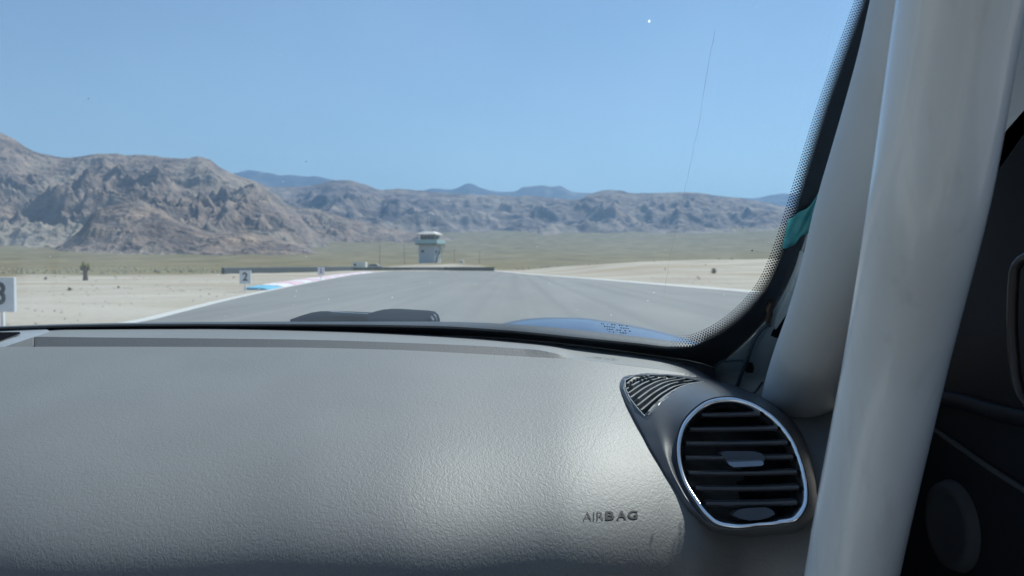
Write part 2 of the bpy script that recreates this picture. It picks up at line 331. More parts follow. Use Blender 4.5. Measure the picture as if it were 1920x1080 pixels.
def mountain(name, prof, Rf, Rc, m, p0, p1, n=420, k=110, rough=.3, scale=500, seed=1, pw=1.25, label=None):
    pxs = np.linspace(p0, p1, n); s = np.concatenate([np.linspace(0, 1, k), 1+np.linspace(.04, .5, 10)])
    cy = crv(prof, pxs) + (fbm(pxs/22, pxs*0+seed, 4, seed)-.5)*5
    PX, SS = np.meshgrid(pxs, s); CY = np.broadcast_to(cy, PX.shape)
    r = Rf + (Rc-Rf)*SS; a = (PX-960)/FPX; Yd = r; Xd = a*r
    tanc = (497-CY)/FPX
    zc = EYE + tanc*Rc*1.0
    zb = ground_z(Xd[:1]*1.0, Yd[:1]*1.0) - 12; zb = np.broadcast_to(zb, PX.shape)
    sc_ = np.clip(SS, 0, 1)
    wx = Xd + 60*fbm(Xd/300, Yd/300, 3, seed+9); 
    rd = ridged(wx/scale, Yd/scale*.8, 7, seed, .62); rd2 = ridged(wx/(scale*.33), Yd/(scale*.33), 5, seed+40, .6)
    h = (sc_**pw)*(1-rough*(1-sc_)*0) + rough*np.sin(np.pi*np.clip(sc_*.93+.05, 0, 1))*(2.2*rd-.75) + .09*np.sin(np.pi*sc_)*(rd2-.3)*2
    z = zb + (zc-zb)*np.maximum(h, -.02)
    lim = EYE + tanc*Yd*.985
    z = np.where(SS < .995, np.minimum(z, np.maximum(lim, zb)), z)
    back = SS > 1; z = np.where(back, zc - (SS-1)*(zc-zb)*1.6, z)
    v = np.stack([Xd, Yd, z], -1).reshape(-1, 3)
    o = mesh(name, v, [q for q in grid_faces(len(s), n)], m, smooth=True); tag(o, kind='structure')
    ap = 1-sstep(.03, .36, SS + .55*(fbm(Xd/260, Yd/260, 5, seed+77)-.5)); ap = np.clip(ap + .5*sstep(.58, .72, fbm(Xd/150, Yd/420, 5, seed+78)), 0, 1)*.85
    a_ = o.data.attributes.new('apron', 'FLOAT', 'POINT'); a_.data.foreach_set('value', ap.reshape(-1).astype(np.float32))
    return o
rk1 = rock('brown_rock', (.160, .128, .116), (.29, .232, .195), .006)
rk2 = rock('grey_rock', (.14, .118, .114), (.26, .218, .195), .0035)
rk3 = rock('far_rock', (.10, .095, .10), (.16, .15, .15), .001)
mountain('mountain', [(-700, 215), (-300, 240), (0, 250), (30, 262), (60, 280), (95, 292), (130, 298), (200, 290), (290, 293), (340, 297), (375, 295), (395, 300), (410, 311), (440, 325), (480, 340), (515, 362), (550, 395), (585, 425), (620, 452), (650, 474)], 2100, 3500, rk1, -700, 650, 640, 190, .145, 290, 3)
mountain('mountain', [(40, 478), (100, 465), (150, 432), (180, 398), (230, 382), (290, 388), (330, 412), (380, 430), (420, 437), (470, 436), (520, 446), (560, 458), (600, 472), (640, 479)], 1500, 1950, rk1, 40, 640, 320, 120, .16, 140, 11)
mountain('mountain', [(330, 425), (420, 392), (470, 376), (515, 378), (560, 388), (610, 396), (660, 412), (720, 424), (790, 438), (850, 446)], 3000, 3900, rk1, 330, 850, 360, 110, .22, 260, 51)
mountain('mountain', [(300, 400), (460, 340), (520, 352), (560, 352), (600, 345), (640, 338), (680, 345), (720, 357), (750, 353), (790, 357), (850, 362), (930, 367), (1000, 369), (1080, 374), (1115, 361), (1140, 355), (1200, 362), (1280, 360), (1340, 367), (1400, 374), (1440, 381), (1490, 390), (1600, 398), (1800, 390), (2400, 380)], 4300, 6500, rk2, 300, 2400, 740, 150, .15, 460, 21)
mountain('mountain', [(-900, 330), (380, 335), (450, 324), (470, 320), (520, 328), (590, 331), (640, 342), (720, 362), (790, 358), (820, 353), (850, 355), (880, 345), (905, 354), (940, 360), (968, 359), (978, 351), (1000, 348), (1050, 350), (1062, 357), (1100, 362), (1200, 366), (1340, 369), (1420, 372), (1445, 366), (1490, 364), (1600, 372), (2400, 350)], 10500, 13500, rk3, -900, 2400, 500, 50, .18, 1500, 33)
# scrub bushes on the plain
M['bush'] = plain('scrub_leaves', (.19, .18, .115), .9, bump=.05, scale=3, var=.35)
mb = MB(); nB = 5200
rr_ = np.exp(rng.uniform(math.log(60), math.log(900), nB)); pp = rng.uniform(-500, 2500, nB)
for r_, p_ in zip(rr_, pp):
    e_ = np.interp(p_, [q[0] for q in EDGE], [q[1] for q in EDGE])
    if r_ < e_+4 and (random.random() > .05 or r_ < 62): continue
    a_ = (p_-960)/FPX; x_, y_ = a_*r_, r_
    if 560 < p_ < 960 and 120 < r_ < 300: continue
    if -25 < x_ < 14 and y_ < 170: continue
    z_ = float(ground_z(np.array([x_]), np.array([y_]))[0]); s_r = random.uniform(.25, .6) * (1 if r_ > e_ else .35); h_ = s_r*random.uniform(.35, .7)
    ph = random.random()*6; k6 = [(x_+s_r*random.uniform(.7, 1.1)*math.cos(ph+i*1.257), y_+s_r*math.sin(ph+i*1.257)*random.uniform(.7, 1.1)) for i in range(5)]
    mb.add([(x, y, z_-.05) for x, y in k6]+[((x+x_)/2+random.uniform(-.1, .1)*s_r, (y+y_)/2, z_+h_*random.uniform(.7, 1.1)) for x, y in k6]+[(x_, y_, z_+h_*.95)],
           [(i, (i+1) % 5, 5+(i+1) % 5, 5+i) for i in range(5)]+[(5+i, 5+(i+1) % 5, 10) for i in range(5)])
tag(mb.build('scrub', M['bush'], smooth=True), 'low olive desert scrub covering the plain beyond the track', 'scrub', kind='stuff')

# haze: one closed box of thin air
hz = MB(); hz.box((0, 0, 824), (38000, 38000, 1650)); 
mh = bpy.data.materials.new('haze_air'); mh.use_nodes = True; hn = mh.node_tree; hn.nodes.clear()
ho = hn.nodes.new('ShaderNodeOutputMaterial'); hv = hn.nodes.new('ShaderNodeVolumePrincipled')
hv.inputs['Color'].default_value = (.27, .58, 1, 1); hv.inputs['Density'].default_value = HAZE_DENSITY; hv.inputs['Anisotropy'].default_value = .2
hn.links.new(hv.outputs[0], ho.inputs['Volume']); tag(hz.build('haze', mh), 'thin blue desert air haze between track and mountains', 'haze', kind='stuff')

# ------------------------------------------------------------------ things beside the track
def num_sign(txt, cx, top, d, label):
    a, b = ray(cx, top); x = a*d; ztop = EYE+b*d; h = .57; wd = .50
    rt = empty('marker_board', (x, d, 0)); tag(rt, label, 'sign', 'numbered braking boards left of the track')
    c = Vector((x, d, ztop-h/2)); rz = -.12
    q = MB(); q.box((c.x, c.y, c.z), (wd, .05, h), rz); q.build('board', M['white'], rt)
    q = MB(); q.box((x-.02, d+.06, (ztop-.02)/2-.05), (.045, .045, ztop+.02), rz); q.build('post', M['white'], rt)
    cu = bpy.data.curves.new('digit', 'FONT'); cu.body = txt; cu.size = .50; cu.align_x = 'CENTER'; cu.align_y = 'CENTER'; cu.extrude = .004; cu.offset = .014
    o = bpy.data.objects.new('tmp', cu); COL.objects.link(o); dg = bpy.context.evaluated_depsgraph_get(); me = bpy.data.meshes.new_from_object(o.evaluated_get(dg)); bpy.data.objects.remove(o)
    ca, sa = math.cos(rz), math.sin(rz); vs = []
    for v in me.vertices:
        lx, lz = v.co.x*.95, v.co.y; ly = -.027 - v.co.z
        vs.append((c.x+lx*ca-ly*sa, c.y+lx*sa+ly*ca, c.z+lz))
    mesh('digit', vs, [tuple(p.vertices) for p in me.polygons], M['digit'], rt)
M['white'] = plain('white_board', (.74, .76, .78), .6, bump=0, var=.05); M['digit'] = plain('black_digit', (.05, .055, .06), .7, bump=0)
num_sign('3', 2, 520, 13.2, 'white board with black number 3, nearest one at the left edge of the view')
num_sign('2', 460, 507, 34, 'white board with black number 2, in front of the dark barrier end')
num_sign('1', 602, 501.5, 61, 'white board with black number 1, farthest one beside the kerb')

# yucca
yu = on_ground(160, 526); yt = empty('joshua_tree', yu); tag(yt, 'small joshua tree with yellow green top on the sand at left', 'tree')
M['bark'] = plain('shaggy_bark', (.12, .095, .07), .95, bump=.02, scale=20, var=.4); M['yleaf'] = plain('yellow_green_blades', (.32, .34, .10), .7, bump=0, var=.3); M['dleaf'] = plain('dry_blades', (.17, .13, .09), .9, bump=0, var=.3)
q = MB(); tops = []
q.tube([(yu[0], yu[1], -.1), (yu[0]+.02, yu[1], .35), (yu[0]-.02, yu[1], .75)], [.2, .17, .14], 8)
for k in range(5):
    an = k*1.3; e = (yu[0]+.27*math.cos(an), yu[1]+.27*math.sin(an), .95+.13*(k % 3)); q.tube([(yu[0], yu[1], .55+.05*k), ((yu[0]+e[0])/2, (yu[1]+e[1])/2, .8), e], [.12, .1, .08], 7); tops.append(e)
q.build('trunk', M['bark'], yt)
def blades(name, cs, m, n, ln, up):
    q = MB()
    for c in cs:
        for _ in range(n):
            an = random.random()*6.283; el = random.uniform(*up); d = Vector((math.cos(an)*math.cos(el), math.sin(an)*math.cos(el), math.sin(el))); s = d.cross(Vector((0, 0, 1))); s.normalize(); s *= .014
            c_ = Vector(c); q.add([c_-s, c_+s, c_+d*ln*random.uniform(.7, 1.1)], [(0, 1, 2)])
    q.build(name, m, yt)
blades('crown', tops, M['yleaf'], 110, .30, (-.2, 1.5)); blades('dead_leaves', [(yu[0], yu[1], z) for z in (.25, .4, .55, .7, .85)]+tops, M['dleaf'], 70, .27, (-1.3, -.2))
# small desert bushes on sand
for (px, py, sz) in ((130, 545, .16), (85, 524, .22), (222, 540, .12), (1338, 503, .5)):
    b0 = on_ground(px, py) if py > 515 else at(px, py, 75); gz = float(ground_z(np.array([b0[0]]), np.array([b0[1]]))[0])
    q = MB()
    for _ in range(60):
        an = random.random()*6.283; el = random.uniform(.2, 1.5); d = Vector((math.cos(an)*math.cos(el), math.sin(an)*math.cos(el), math.sin(el)))*sz*random.uniform(.6, 1.1); s = d.cross(Vector((.1, 0, 1))).normalized()*sz*.08
        c_ = Vector((b0[0], b0[1], gz-.01)); q.add([c_-s, c_+s, c_+d+s, c_+d-s], [(0, 1, 2, 3)])
    q_ = q.build('shrub', M['bush']); tag(q_, {130: 'tiny dry shrub on sand left of the joshua tree', 85: 'low shrub on the sand just right of the number 3 board', 222: 'tiny shrub on sand right of the joshua tree', 1338: 'small dark shrub on the pale bank at right'}[px], 'shrub')

M['stone'] = plain('verge_stone', (.30, .26, .21), .95, bump=.01, scale=20, var=.3); q = MB()
for _ in range(1500):
    y_ = math.exp(random.uniform(math.log(9), math.log(75))); sd = random.random() < .6
    x_ = float(np.interp(y_, LE[:, 1], LE[:, 0]))-random.uniform(.6, 30) if sd else float(np.interp(y_, REY, REX))+random.uniform(2, 40)
    z_ = float(ground_z(np.array([x_]), np.array([y_]))[0]); r_ = random.uniform(.015, .055)*(1+.4*(y_ > 30)); ph = random.random()*6
    q.add([(x_+r_*random.uniform(.7, 1.2)*math.cos(ph+k*1.5708), y_+r_*random.uniform(.7, 1.2)*math.sin(ph+k*1.5708), z_-.01) for k in range(4)]+[(x_, y_, z_+r_*.7)], [(0, 1, 4), (1, 2, 4), (2, 3, 4), (3, 0, 4)])
tag(q.build('gravel', M['stone']), 'small stones scattered over the sandy verges', 'stones', kind='stuff')
# barrier along the outside of the corner
M['barrier'] = plain('dark_barrier', (.035, .05, .06), .6, bump=.01, scale=4, var=.3); M['barrier_g'] = plain('green_barrier', (.05, .075, .065), .7, bump=.01, scale=4, var=.3); M['barrier_t'] = plain('tan_barrier', (.22, .20, .19), .8, bump=.01, scale=4, var=.2)
M['steel'] = plain('galvanised_steel', (.4, .42, .43), .5, metal=.7, bump=0)
def barrier(name, p, q_, n, m, h, label, th=.35, gap=.03):
    rt = empty(name, (p[0], p[1], 0)); tag(rt, label, 'barrier'); a = Vector((p[0], p[1], 0)); b = Vector((q_[0], q_[1], 0)); dd = (b-a)/n; rz = math.atan2(dd.y, dd.x)
    for i in range(n):
        c = a+dd*(i+.5); bo = MB(); hh = h*random.uniform(.975, 1.02); ll = dd.length-gap; tp = th*.3
        ca, sa = math.cos(rz), math.sin(rz); V = []
        for (lx, ly, lz) in [(-1, -th/2, -.03), (1, -th/2, -.03), (1, th/2, -.03), (-1, th/2, -.03), (-1, -th/2, hh*.9), (1, -th/2, hh*.9), (1, th/2, hh*.9), (-1, th/2, hh*.9), (-1, -tp, hh), (1, -tp, hh), (1, tp, hh), (-1, tp, hh)]:
            x = lx*ll/2; V.append((c.x+x*ca-ly*sa, c.y+x*sa+ly*ca, lz))
        bo.add(V, [(3, 2, 1, 0), (0, 1, 5, 4), (1, 2, 6, 5), (2, 3, 7, 6), (3, 0, 4, 7), (4, 5, 9, 8), (5, 6, 10, 9), (6, 7, 11, 10), (7, 4, 8, 11), (8, 9, 10, 11)]); bo.build('barrier_block', m, rt)
    return rt
b0 = on_ground(418, 514.8); b1 = on_ground(662, 506.8); b2 = on_ground(772, 507); b3 = on_ground(834, 507.2); b4 = on_ground(926, 507.4)
def sc(p, d): k = d/p[1]; return (p[0]*k, d)
B0, B1, B2, B3, B4 = sc(b0, 97), sc(b1, 166), sc(b2, 168), sc(b3, 166), sc(b4, 158)
br = barrier('crash_barrier', B0, B1, 44, M['barrier'], .86, 'long dark blue barrier wall on the left behind the number 2 board')
barrier('crash_barrier', B1, B2, 6, M['barrier_g'], .70, 'short dark green barrier run left of the tower')
barrier('crash_barrier', B2, B3, 4, M['barrier_t'], .72, 'pale tan barrier run directly below the tower')
barrier('crash_barrier', B3, B4, 8, M['barrier_g'], .75, 'dark green barrier run right of the tower at the road end')

# control tower
TD = 225; ta, tb = ray(806, 494.5); TC = Vector((ta*TD, TD, 0)); tz = EYE+tb*TD-.25; px_ = TD/1500
tw = empty('control_tower', (TC.x, TC.y, tz)); tag(tw, 'white track control tower with wide balcony and roof mast at the end of the road', 'tower')
M['tw'] = plain('tower_wall', (.62, .66, .70), .7, bump=.01, scale=3, var=.06); M['tt'] = plain('tower_trim', (.16, .22, .22), .6, bump=0); M['tr'] = plain('tower_roof', (.6, .58, .54), .7, bump=0); M['tp'] = plain('tower_parapet', (.42, .60, .62), .5, bump=0)
M['dark_glass'] = mat('tower_glass', (.03, .05, .055), .12, spec=.8)
rz = -R(16); ca, sa = math.cos(rz), math.sin(rz)
def TL(x, y, z): return (TC.x+x*ca-y*sa, TC.y+x*sa+y*ca, tz+z)
def tbox(name, x, y, z, d, m, parent=tw):
    q = MB(); c = TL(x, y, z); q.box(c, d, rz); return q.build(name, m, parent)
W = 4.7; H1 = 5.5
wl = tbox('wall', 0, 0, H1/2, (W, W, H1), M['tw'])
dr = tbox('door', W/2+.04, -1.3, 1.1, (.06, 1.1, 2.1), M['tt']); tbox('handle', W/2+.1, -1.65, 1.05, (.05, .15, .05), M['steel'], dr)
for (y, z) in ((1.2, 3.4), (-1.2, 3.6)): tbox('window', W/2+.03, y, z, (.05, 1.0, .8), M['dark_glass'])
tbox('window', -1.2, -W/2-.03, 3.7, (.9, .05, .7), M['dark_glass'])
tbox('balcony_floor', .2, -.1, H1+.2, (W+1.8, W+1.8, .42), M['tt'])
for (x, y, dx, dy) in ((.2, -.1-(W+1.7)/2, W+1.8, .08), (.2, -.1+(W+1.7)/2, W+1.8, .08), (.2-(W+1.7)/2, -.1, .08, W+1.6), (.2+(W+1.7)/2, -.1, .08, W+1.6)):
    tbox('parapet', x, y, H1+.95, (dx, dy, 1.05), M['tp'])
cb = tbox('cabin', 0, 0, H1+1.55, (W-.8, W-.8, 2.3), M['tw'])
for i in range(4):
    tbox('window_pane', -1.55+i*1.03, -(W-.8)/2-.03, H1+2.05, (.9, .06, 1.15), M['dark_glass']); tbox('window_pane', (W-.8)/2+.03, -1.55+i*1.03, H1+2.05, (.06, .9, 1.15), M['dark_glass'])
q = MB(); e = W/2+.55; q.add([TL(x*e, y*e, H1+2.72) for x, y in ((-1, -1), (1, -1), (1, 1), (-1, 1))]+[TL(x*e, y*e, H1+3.0) for x, y in ((-1, -1), (1, -1), (1, 1), (-1, 1))]+[TL(x*1.4, y*1.4, H1+3.75) for x, y in ((-1, -1), (1, -1), (1, 1), (-1, 1))],
   [(3, 2, 1, 0)]+[(i, (i+1) % 4, 4+(i+1) % 4, 4+i) for i in range(4)]+[(4+i, 4+(i+1) % 4, 8+(i+1) % 4, 8+i) for i in range(4)]+[(8, 9, 10, 11)]); q.build('roof', M['tr'], tw)
q = MB(); q.tube([TL(-.2, 0, H1+3.6), TL(-.2, 0, H1+5.6), TL(-.2, 0, H1+8.1)], [.11, .08, .04], 6); q.build('mast', M['tw'], tw)
st = MB()
for i in range(12): st.box(TL(W/2+.5+.0*i, W/2+.6-.45*i+0, H1-.1-.42*i), (1.0, .5, .12), rz)
st.prism([TL(W/2+1.0, W/2+.8, H1-.2), TL(W/2+1.0, W/2+.8, H1+.1), TL(W/2+1.0, -W/2-.4, .1), TL(W/2+1.0, -W/2-.4, -.2)], (.07, 0, 0)); st.build('stair', M['tt'], tw)
# poles
for i, (px, d, t, lb) in enumerate(((712, 240, 449, 'thin pale pole left of the tower, farther from it'), (758, 245, 452, 'thin pale pole just left of the tower'), (852, 235, 468, 'thin pale pole just right of the tower'), (899, 238, 470, 'thin pale pole right of the tower, near the barrier end'))):
    a, b = ray(px, t); x = a*d; gz = float(ground_z(np.array([x]), np.array([d*1.]))[0]); rt = empty('light_pole', (x, d, gz)); tag(rt, lb, 'pole', 'thin poles around the tower')
    q = MB(); q.tube([(x, d, gz-.2), (x, d, EYE+b*d)], [.09, .05], 6); q.build('pole', M['barrier_t'], rt); q = MB(); q.box((x+.18, d, EYE+b*d), (.5, .14, .08)); q.build('lamp_head', M['barrier_t'], rt)
# vehicles behind the barrier
M['vw'] = plain('white_vehicle_paint', (.78, .77, .70), .4, bump=0, var=.03); M['vg'] = plain('grey_vehicle_paint', (.30, .32, .35), .4, bump=0, var=.05); M['tyre'] = plain('tyre_rubber', (.02, .02, .02), .9, bump=0)
def carlike(name, px, d, w_, prof, m, label, cat, top):
    a, b = ray(px, top); x = a*d; gz = EYE+b*d - max(p[1] for p in prof); rt = empty(name, (x, d, gz)); tag(rt, label, cat)
    q = MB(); q.prism([(x+p[0], d-w_/2, gz+p[1]) for p in prof], (0, w_, 0)); q.build('body', m, rt)
    L_ = max(p[0] for p in prof)
    for s in (-.58, .58):
        for yy in (-w_/2-.02, w_/2-.2):
            q = MB(); q.tube([(x+s*L_, d+yy, gz+.33), (x+s*L_, d+yy+.22, gz+.33)], .33, 14); q.build('wheel', M['tyre'], rt)
    return rt, x, gz
rt, x, gz = carlike('box_van', 675, 178, 1.9, [(-1.42, .35), (1.42, .35), (1.42, 1.95), (1.3, 2.05), (-1.3, 2.05), (-1.42, 1.95)], M['vw'], 'small white boxy van behind the dark barrier', 'van', 491.5)
q = MB(); q.box((x-.95, 178-.97, gz+1.45), (.5, .05, .45)); q.build('window', M['dark_glass'], rt); q = MB(); q.box((x, 178-.96, gz+.55), (2.7, .04, .1)); q.build('bumper', M['tt'], rt)
rt, x, gz = carlike('parked_car', 702, 182, 1.7, [(-2.0, .35), (2.0, .35), (2.05, .75), (1.2, .95), (.6, 1.38), (-.9, 1.4), (-1.5, .98), (-2.0, .85)], M['vg'], 'low grey car behind the barrier, right of the white van', 'car', 495)
q = MB(); q.prism([(x-1.2, 182-.87, gz+.98), (x+.9, 182-.87, gz+.98), (x+.5, 182-.87, gz+1.3), (x-.8, 182-.87, gz+1.3)], (0, .03, 0)); q.build('window', M['dark_glass'], rt)
bx_, by_ = ray(866, 492)[0]*205, 205.; bz = float(ground_z(np.array([bx_]), np.array([by_]))[0]); q = MB()
vs = []; 
for i in range(6):
    for j in range(9): th = i/5*math.pi/2; ph = j/9*6.283; k = random.uniform(.85, 1.1); vs.append((bx_+.75*math.cos(th)*math.cos(ph)*k, by_+.6*math.cos(th)*math.sin(ph)*k, bz-.1+.85*math.sin(th)*k))
q.add(vs, grid_faces(6, 9, True)); M['pale_rock'] = plain('pale_rock', (.6, .58, .5), .9, bump=.03, scale=5); tag(q.build('boulder', M['pale_rock'], smooth=False), 'pale boulder on the low mound right of the tower', 'boulder')

# ================================================================== THE CAR
CO = (-.36, -.3, 0)
car = empty('car', CO); tag(car, 'blue car around the viewer with grey dashboard, round vent and pale roll cage', 'car')
def wY(px, py):                                            # where a line of sight meets the windshield
    a, b = ray(px, py); Y = .8
    for _ in range(30): Y = .5*Y + .5*(.5175-.294*(a*Y+.36)**2)/(b+.5875)
    return Y
def wz(x, Y): return EYE + .5175 - .294*(x+.36)**2 - .5875*Y
def wpt(px, py, off=0.0):
    Y = wY(px, py); return at(px, py, Y-off)
def wYx(x, z): return (.5175-.294*(x+.36)**2-(z-EYE))/.5875

# dashboard: far ledge, step face and padded top built as one continuous skin
FAR = [(-900, 640), (-300, 628), (60, 621), (130, 618), (380, 616.5), (600, 620), (830, 629), (1000, 643), (1100, 655), (1250, 674), (1310, 690), (1345, 712), (1400, 736), (1480, 757), (1600, 765), (1800, 770)]
STT = [(-900, 645), (-300, 637), (65, 632), (160, 633), (540, 637), (800, 645), (1000, 656), (1045, 664), (1070, 673), (1160, 683), (1250, 694), (1310, 706), (1345, 722), (1400, 745), (1480, 765), (1600, 774), (1800, 780)]
STB = [(-900, 660), (-300, 653), (65, 650), (200, 650), (540, 651.5), (740, 656), (900, 664), (1000, 669.5), (1070, 673.3), (1160, 683.3), (1250, 694.3), (1310, 706.3), (1345, 722.3), (1400, 745.3), (1480, 765.3), (1600, 774.3), (1800, 780.3)]
Y0 = [(-900, .84), (600, .84), (900, .835), (1070, .825), (1160, .82), (1250, .82), (1310, .81), (1345, .795), (1400, .775), (1480, .745), (1600, .70), (1800, .66)]
SLP = [(600, 8), (650, 9), (700, 11), (750, 13.5), (800, 16), (850, 20), (900, 26), (950, 33), (1000, 43), (1030, 52), (1060, 63), (1090, 74), (1130, 84), (1250, 88)]
pcol = np.unique(np.r_[np.linspace(-900, -100, 18), np.linspace(-100, 1640, 190)])
PYB = np.concatenate([np.linspace(0, 1, 90)])
stb = crv(STB, pcol); y0 = crv(Y0, pcol); stt = crv(STT, pcol); far = crv(FAR, pcol)
def shoulder(px): return 14*(1-sstep(0, 500, px)) - 14*sstep(700, 1150, px)
cols = []
for c, px in enumerate(pcol):
    p = stb[c]; Yc = y0[c]; pys = [p]; Ys = [Yc]; step = (1230-p)/110
    for k in range(110):
        s = math.radians(float(np.interp(p - float(-shoulder(px)) - 0, [q[0] for q in SLP], [q[1] for q in SLP]))) if False else math.radians(float(crv(SLP, np.array([p - shoulder(px)]))[0]))
        v = -ray(px, p)[1]; dv = -ray(px, p+step)[1] - v
        Yc = Yc*(1 - dv/(math.tan(s)+v)); p += step; pys.append(p); Ys.append(Yc)
    cols.append((np.array(pys), np.array(Ys)))
def dY(px, py):
    i = int(np.clip(np.searchsorted(pcol, px)-1, 0, len(pcol)-2)); t = (px-pcol[i])/(pcol[i+1]-pcol[i])
    a = np.interp(py, *cols[i]); b = np.interp(py, *cols[i+1]); return a*(1-t)+b*t
def RUN(px): return .013*min(1, max(0, (1075-px)/90))
rows = []
dash = None
V = []
for c, px in enumerate(pcol):
    pys, Ys = cols[c]; col = []
    yf = wY(px, far[c]) - .012 if px < 1330 else max(Ys[0]+.02, wY(1330, far[np.searchsorted(pcol, 1330)])-.012 - (px-1330)*.0006)
    if px < 1330: yf = max(yf, Ys[0]+.03)
    if px < 92: continue
    col.append(at(px, far[c]+16, yf+.01)); col.append(at(px, far[c]+3, yf+.006))
    for k in range(7):
        t = k/6; pp_ = far[c] + (stt[c]-far[c])*t; zf = at(px, far[c], yf)[2]; ys = Ys[0]+.002+RUN(px)
        col.append(at(px, pp_, yf + (ys-yf)*t))
    V.append(col)
nled = len(V[0]); led = [p for c in V for p in c]
fl = [(i*nled+j, (i+1)*nled+j, (i+1)*nled+j+1, i*nled+j+1) for i in range(len(V)-1) for j in range(nled-1)]
led_m = led; 
dash = mesh('dashboard', *(lambda: (
    (lambda pts: pts)([at(px, py, Y_) for (px, (pys, Ys)) in zip(pcol, cols) for py, Y_ in zip(pys, Ys)]),
    [(i*111+j, (i+1)*111+j, (i+1)*111+j+1, i*111+j+1) for i in range(len(pcol)-1) for j in range(110)]))(), M['leather'], car, smooth=True)
# lower front of the dashboard down to the knees
low = []
for px, (pys, Ys) in zip(pcol, cols):
    b_ = at(px, pys[-1], Ys[-1]); low += [b_, (b_[0], b_[1]+.03, b_[2]-.06), (b_[0], b_[1]+.10, b_[2]-.22), (b_[0], b_[1]+.3, b_[2]-.28)]
mesh('lower_panel', low, [(i*4+j, (i+1)*4+j, (i+1)*4+j+1, i*4+j+1) for i in range(len(pcol)-1) for j in range(3)], M['pod'], dash, smooth=True)
mesh('ledge', led, fl, M['leather'], dash, smooth=True)
_c = list(pcol).index(min(pcol, key=lambda v: abs(v-96))); _p = V[0]
mesh('ledge_end', _p[1:] + [at(64, stt[int(np.searchsorted(pcol, 64))], cols[_c][1][0]+.015), at(64, stb[_c], cols[_c][1][0]+.02), at(95, stb[_c], cols[_c][1][0]+.02)], [(0, 1, 2, 8), (2, 3, 4, 8), (4, 5, 6, 8), (6, 7, 8), (8, 9, 10)], M['leather'], dash)
stp = []; nst = 0
for c, px in enumerate(pcol):
    if px < 62 or px > 1075: continue
    Ys = cols[c][1]; nst += 1
    for k in range(4):
        t = k/3; stp.append(at(px, stt[c]-.6+(stb[c]-stt[c]+1.2)*t, Ys[0]+.0024-.003*t+RUN(px)*(1-t)))
mesh('step_face', stp, [(i*4+j, (i+1)*4+j, (i+1)*4+j+1, i*4+j+1) for i in range(nst-1) for j in range(3)], M['step'], dash, smooth=True)
# raised centre speaker housing at the far left
Yh = .80
def hp(px, py, Y): return at(px, py, Y)
hs = MB(); 
topz = at(63, 632, Yh)[2]
def pz(px, py, z): 
    a, b = ray(px, py); Y = (z-EYE)/b; return (a*Y, Y, z)
H0 = topz+.004
tp = [at(8, 650.5, .865), at(60, 632.8, .915), at(95, 621.5, .965), at(88, 617.8, .98), at(66, 616.3, .985), at(-500, 624, .965), at(-900, 690, .84), at(-300, 662, .86)]
tp = [Vector(p) for p in tp]
hs.prism(tp, (0, 0, -.05)); hc = hs.build('speaker_housing', M['grey_plastic'], dash)
gq = MB(); gp = [Vector(at(px, py, Y_)) for px, py, Y_ in ((-300, 646, .872), (-4, 641, .888), (39, 625, .938), (-300, 628, .925))]
gq.prism(gp, (0, 0, -.001)); 
gq.build('grille', M['pod'], dash)
sl_ = MB()
for k in range(9):
    t = (k+.5)/9; a_ = gp[0].lerp(gp[3], t); b_ = gp[1].lerp(gp[2], t); sl_.tube([a_+Vector((0, 0, .001)), b_+Vector((0, 0, .001))], .0012, 5)
sl_.build('grille_bar', M['door'], dash)

# AIRBAG lettering pressed into the pad
def letters(txt, x0, x1, bold, ybl, ytp, slope):
    cu = bpy.data.curves.new('t', 'FONT'); cu.body = txt; cu.size = 1; cu.offset = bold; cu.resolution_u = 5
    o = bpy.data.objects.new('tmp', cu); COL.objects.link(o); dg = bpy.context.evaluated_depsgraph_get(); me = bpy.data.meshes.new_from_object(o.evaluated_get(dg)); bpy.data.objects.remove(o)
    xs = [v.co.x for v in me.vertices]; ys = [v.co.y for v in me.vertices]; xa, xb, ya, yb = min(xs), max(xs), min(ys), max(ys); vs = []
    for v in me.vertices:
        tx = (v.co.x-xa)/(xb-xa); ty = (v.co.y-ya)/(yb-ya); px = x0+(x1-x0)*tx; py = ybl+slope*(px-x0)+(ytp-ybl)*ty
        vs.append(at(px, py, dY(px, py)-.0006))
    return vs, [tuple(p.vertices) for p in me.polygons]
q = MB(); q.add(*letters('AIR', 1093, 1132, -.012, 976, 960, -.03)); [q.add(*letters(c_, x0_, x1_, .022, 974.5-.03*(x0_-1136), 958.5-.03*(x0_-1136), -.03)) for c_, x0_, x1_ in (('B', 1135, 1152), ('A', 1156, 1175), ('G', 1177, 1196))]; q.build('lettering', M['text'], dash)

